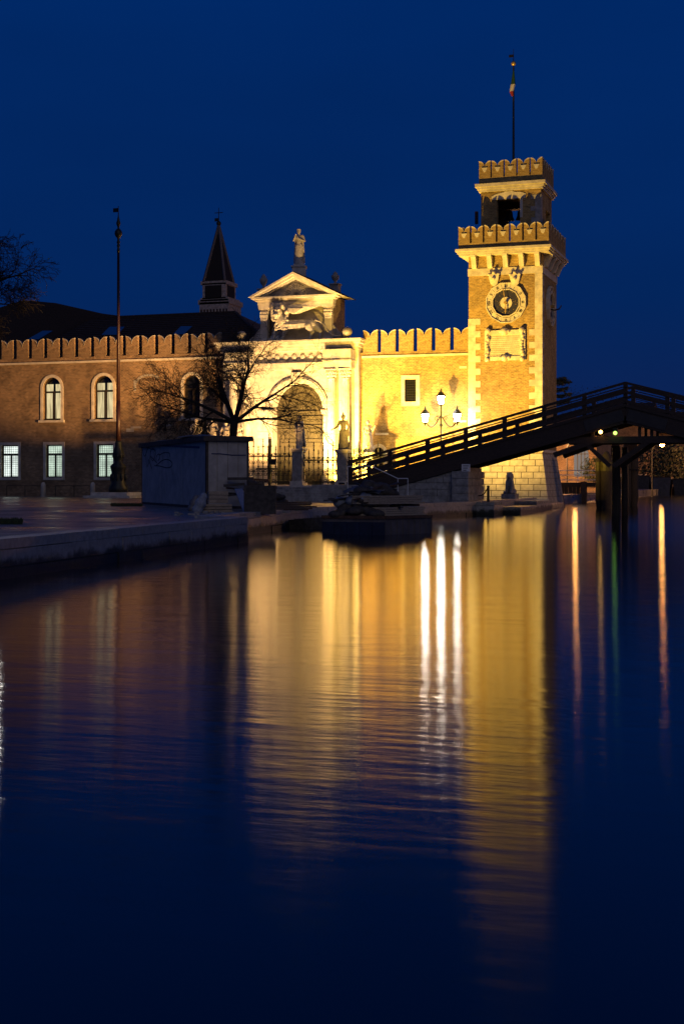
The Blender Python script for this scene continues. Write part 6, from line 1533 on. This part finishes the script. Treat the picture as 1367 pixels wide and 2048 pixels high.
x_,z_ = P(1172,945,57); bush((x_+1.2,57.0,z_-1.6), 2.0, 900, 'dark evergreen bush on the jetty before the arched window', seed=4, sz=0.9)
B2 = hall('brick_warehouse','brown brick hall beyond the canal piles, dimly lit orange',150.0,1178,1291,850,30,M_brick,roof=5)
for px in (1205,1225,1260): 
    a,b = P(px,925,150); MB().box(a-1.2,a+1.2,149.9,150.0,b,b+5).build('window', M_darkwin, B2)
x0_,z0_ = P(1178,951,149.5); x1_,z1_ = P(1291,948,149.5); MB().box(x0_,x1_,149,149.9,z0_-0.3,z1_).build('plinth', M_stone, B2)
B3 = hall('dark_warehouse','dark warehouse at the right edge behind the starry street lamp',170.0,1291,1450,866,30,M_brick,roof=5)
m_ = MB(); xq,zq_ = P(1334,890,169.9); m_.box(xq-0.9,xq+0.9,169.8,170,zq_-1,zq_+1.2); m_.build('window', M_darkwin, B3)
fq = thing('far_quay', 'low dark far quay across the basin', 'quay', (30,140,0)); fq['kind'] = 'structure'; del fq['category']
xq0,_ = P(1195,970,135); xq1,_ = P(1480,970,135); MB().box(xq0,xq1,135,250,-2,1.3).build('quay_wall', M_scrap, fq)
for i,(pa_,pb_,pt_,lb,mt) in enumerate(((1267,1300,952,'dark moored barge at the far quay','x'),(1300,1342,955,'pale-sided moored barge at the far quay, under the street lamp','y'),(1345,1400,958,'low dark boat at the far quay by the right edge','x'))):
    a,zt_ = P(pa_,pt_,131); b,_ = P(pb_,pt_,131); o_ = thing('moored_barge', lb, 'boat', ((a+b)/2,131,0)); MB().hexa([(a+0.4,130,-0.5),(b-0.4,130,-0.5),(b-0.4,134,-0.5),(a+0.4,134,-0.5)],[(a,129.6,zt_),(b,129.6,zt_),(b,134.5,zt_),(a,134.5,zt_)]).build('hull', M_scrap if mt == 'x' else M_hullg, o_)
    MB().box(a,b,129.5,134.6,zt_,zt_+0.12).build('gunwale', M_rust, o_)
for i,(px,py,r_) in enumerate(((1315,925,4.5),(1348,930,4.0),(1330,912,3.6))):
    a,b = P(px,948,128.5); bush((P(px,py,137)[0],137.0,1.3), r_, 700, ('round dark tree under the street lamp, left','round dark tree nearest the right edge','taller dark tree between the two round ones')[i], name='round_tree', seed=20+i, sz=1.0, cat='tree')
def arm_street(px, py, pxa, pya, y, label, power):
    x,z = P(px,py,y); xa,za = P(pxa,pya,y); o_ = thing('street_lamp', label, 'street lamp', (xa,y,1.3), 'sodium lamps across the basin')
    MB().tube((xa,y,0.3),(xa,y,za),0.12,0.08).build('pole', M_iron, o_)
    m_ = MB(); n = 8; pts = [(xa+(x-xa)*(t/n), y, za+(z-za+0.9)*math.sin(math.pi/2*t/n)*1.0) for t in range(n+1)]; m_.path(pts, 0.12, 6); m_.build('curved_arm', M_bronze, o_)
    MB().ball((x,y-0.2,z),(0.3 if y < 100 else 0.45),10).build('lamp_head', M_lampo, o_, True)
    if not power: return
    L = bpy.data.lights.new('sodium','POINT'); L.energy = power; L.color = (1,0.42,0.12); L.shadow_soft_size = 0.3
    l_ = bpy.data.objects.new('sodium_light', L); COL.objects.link(l_); l_.parent = o_; l_.location = (x-xa,-1.0,z-1.3)
arm_street(1323,889,1303,900,60.0,'bright sodium street lamp with curved arm at the right edge',0)
arm_street(1500,884,1520,900,141.0,'added unseen sodium lamp beyond the right edge, lighting the far halls',14000)  # added lamp out of view, fill light for the far halls
arm_street(1150,884,1133,897,48.0,'sodium street lamp with curved arm just right of the tower',0)
def quay_fill_lamp():  # added lamp out of view, fill light for the tower's right side
    o_ = thing('street_lamp', 'added unseen sodium lamp on the right bank, lighting the tower side', 'street lamp', (41.0,-3.0,0.9), 'sodium lamps across the basin')
    MB().tube((41,-3,0.9),(41,-3,6.4),0.1,0.07).build('pole', M_iron, o_); MB().ball((41,-3,6.6),0.22,10).build('lamp_head', M_lampo, o_, True)
    L = bpy.data.lights.new('sodium','POINT'); L.energy = 2600; L.color = (1,0.5,0.2); L.shadow_soft_size = 0.22
    l_ = bpy.data.objects.new('sodium_light', L); COL.objects.link(l_); l_.parent = o_; l_.location = (-0.6,0,5.7)
quay_fill_lamp()
def hidden_fill_lamp():  # added lamp kept out of sight, fill light for the brick warehouse
    o_ = thing('street_lamp', 'added unseen sodium lamp behind the clock tower, lighting the brick warehouse', 'street lamp', (8.0,46.0,0.9), 'sodium lamps across the basin')
    MB().tube((8,46,0.9),(8,46,6.4),0.1,0.07).build('pole', M_iron, o_); MB().ball((8,46,6.6),0.22,10).build('lamp_head', M_lampo, o_, True)
    L = bpy.data.lights.new('sodium','POINT'); L.energy = 22000; L.color = (1,0.45,0.15); L.shadow_soft_size = 0.22
    l_ = bpy.data.objects.new('sodium_light', L); COL.objects.link(l_); l_.parent = o_; l_.location = (0.4,-0.4,5.7)
hidden_fill_lamp()
bk_ = MB(); bk_.prismz([(39.2,-26),(46,-26),(46,60),(39.2,60)], -2.5, 0.9); rb = bk_.build('right_bank', M_pave); rb['kind'] = 'structure'
# cedar and faint trees
x_,z_ = P(1118,800,120); ct = thing('cedar_tree', 'dark cedar with level branches peeping out behind the tower', 'tree', (x_-2,120,1)); 
MB().tube((x_-3,120,0.9),(x_-3,120,P(1100,756,120)[1]),0.5,0.1).build('trunk', M_bark, ct)
m_ = MB(); rr = random.Random(8)
for (py,pr_) in ((758,1130),(765,1140),(778,1134),(790,1142),(803,1138)):
    a,b = P(1108,py+4,120); c_,d_ = P(pr_,py,120)
    m_.tube((a,120,b),(c_,120,d_),0.15,0.04,5)
    for k in range(90):
        t = rr.random(); p = Vector((a+(c_-a)*t,120+rr.uniform(-1.5,1.5),b+(d_-b)*t+rr.uniform(-0.25,0.35))); v = Vector((rr.gauss(0,1),rr.gauss(0,1),rr.gauss(0,.3))).normalized()*0.5; u_ = v.orthogonal().normalized()*0.12; m_.add([p-v,p+u_,p+v,p-u_],[(0,1,2,3)])
m_.build('crown', M_leaf, ct, fix=False)
for i,(px,py,r_) in enumerate(((1155,775,5.5),(1200,772,6.5),(1350,790,7.0))):
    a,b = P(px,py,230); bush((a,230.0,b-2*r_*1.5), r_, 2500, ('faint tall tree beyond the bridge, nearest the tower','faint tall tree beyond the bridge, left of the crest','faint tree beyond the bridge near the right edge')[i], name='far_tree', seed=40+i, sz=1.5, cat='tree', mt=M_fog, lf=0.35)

# ================================================================ floodlights
def flood(loc, target, power, col, angle, size, label, blend=0.5, body=True):
    o_ = thing('floodlight', label, 'floodlight', loc)
    d = (Vector(target)-Vector(loc)).normalized()
    if body:
        b_ = MB().box(-0.22,0.22,-0.16,0.16,-0.14,0.0).mesh('lamp_housing', M_iron); q_ = bpy.data.objects.new('lamp_housing', b_); COL.objects.link(q_); q_.parent = o_; q_.rotation_euler = d.to_track_quat('Z','Y').to_euler()
        g_ = MB().box(-0.04,0.04,-0.04,0.04,-0.5,-0.1).mesh('bracket', M_iron); q_ = bpy.data.objects.new('bracket', g_); COL.objects.link(q_); q_.parent = o_
    L = bpy.data.lights.new('flood','SPOT'); L.energy = power; L.color = col; L.spot_size = rad(angle); L.spot_blend = blend; L.shadow_soft_size = size
    l_ = bpy.data.objects.new('flood_light', L); COL.objects.link(l_); l_.parent = o_; l_.location = tuple(d*0.12); l_.rotation_euler = d.to_track_quat('-Z','Y').to_euler()
    return o_
YEL = (1.0,0.66,0.17); WRM = (1.0,0.66,0.30); ORG = (1.0,0.46,0.16)
for a_ in FLOODS: flood(*a_)
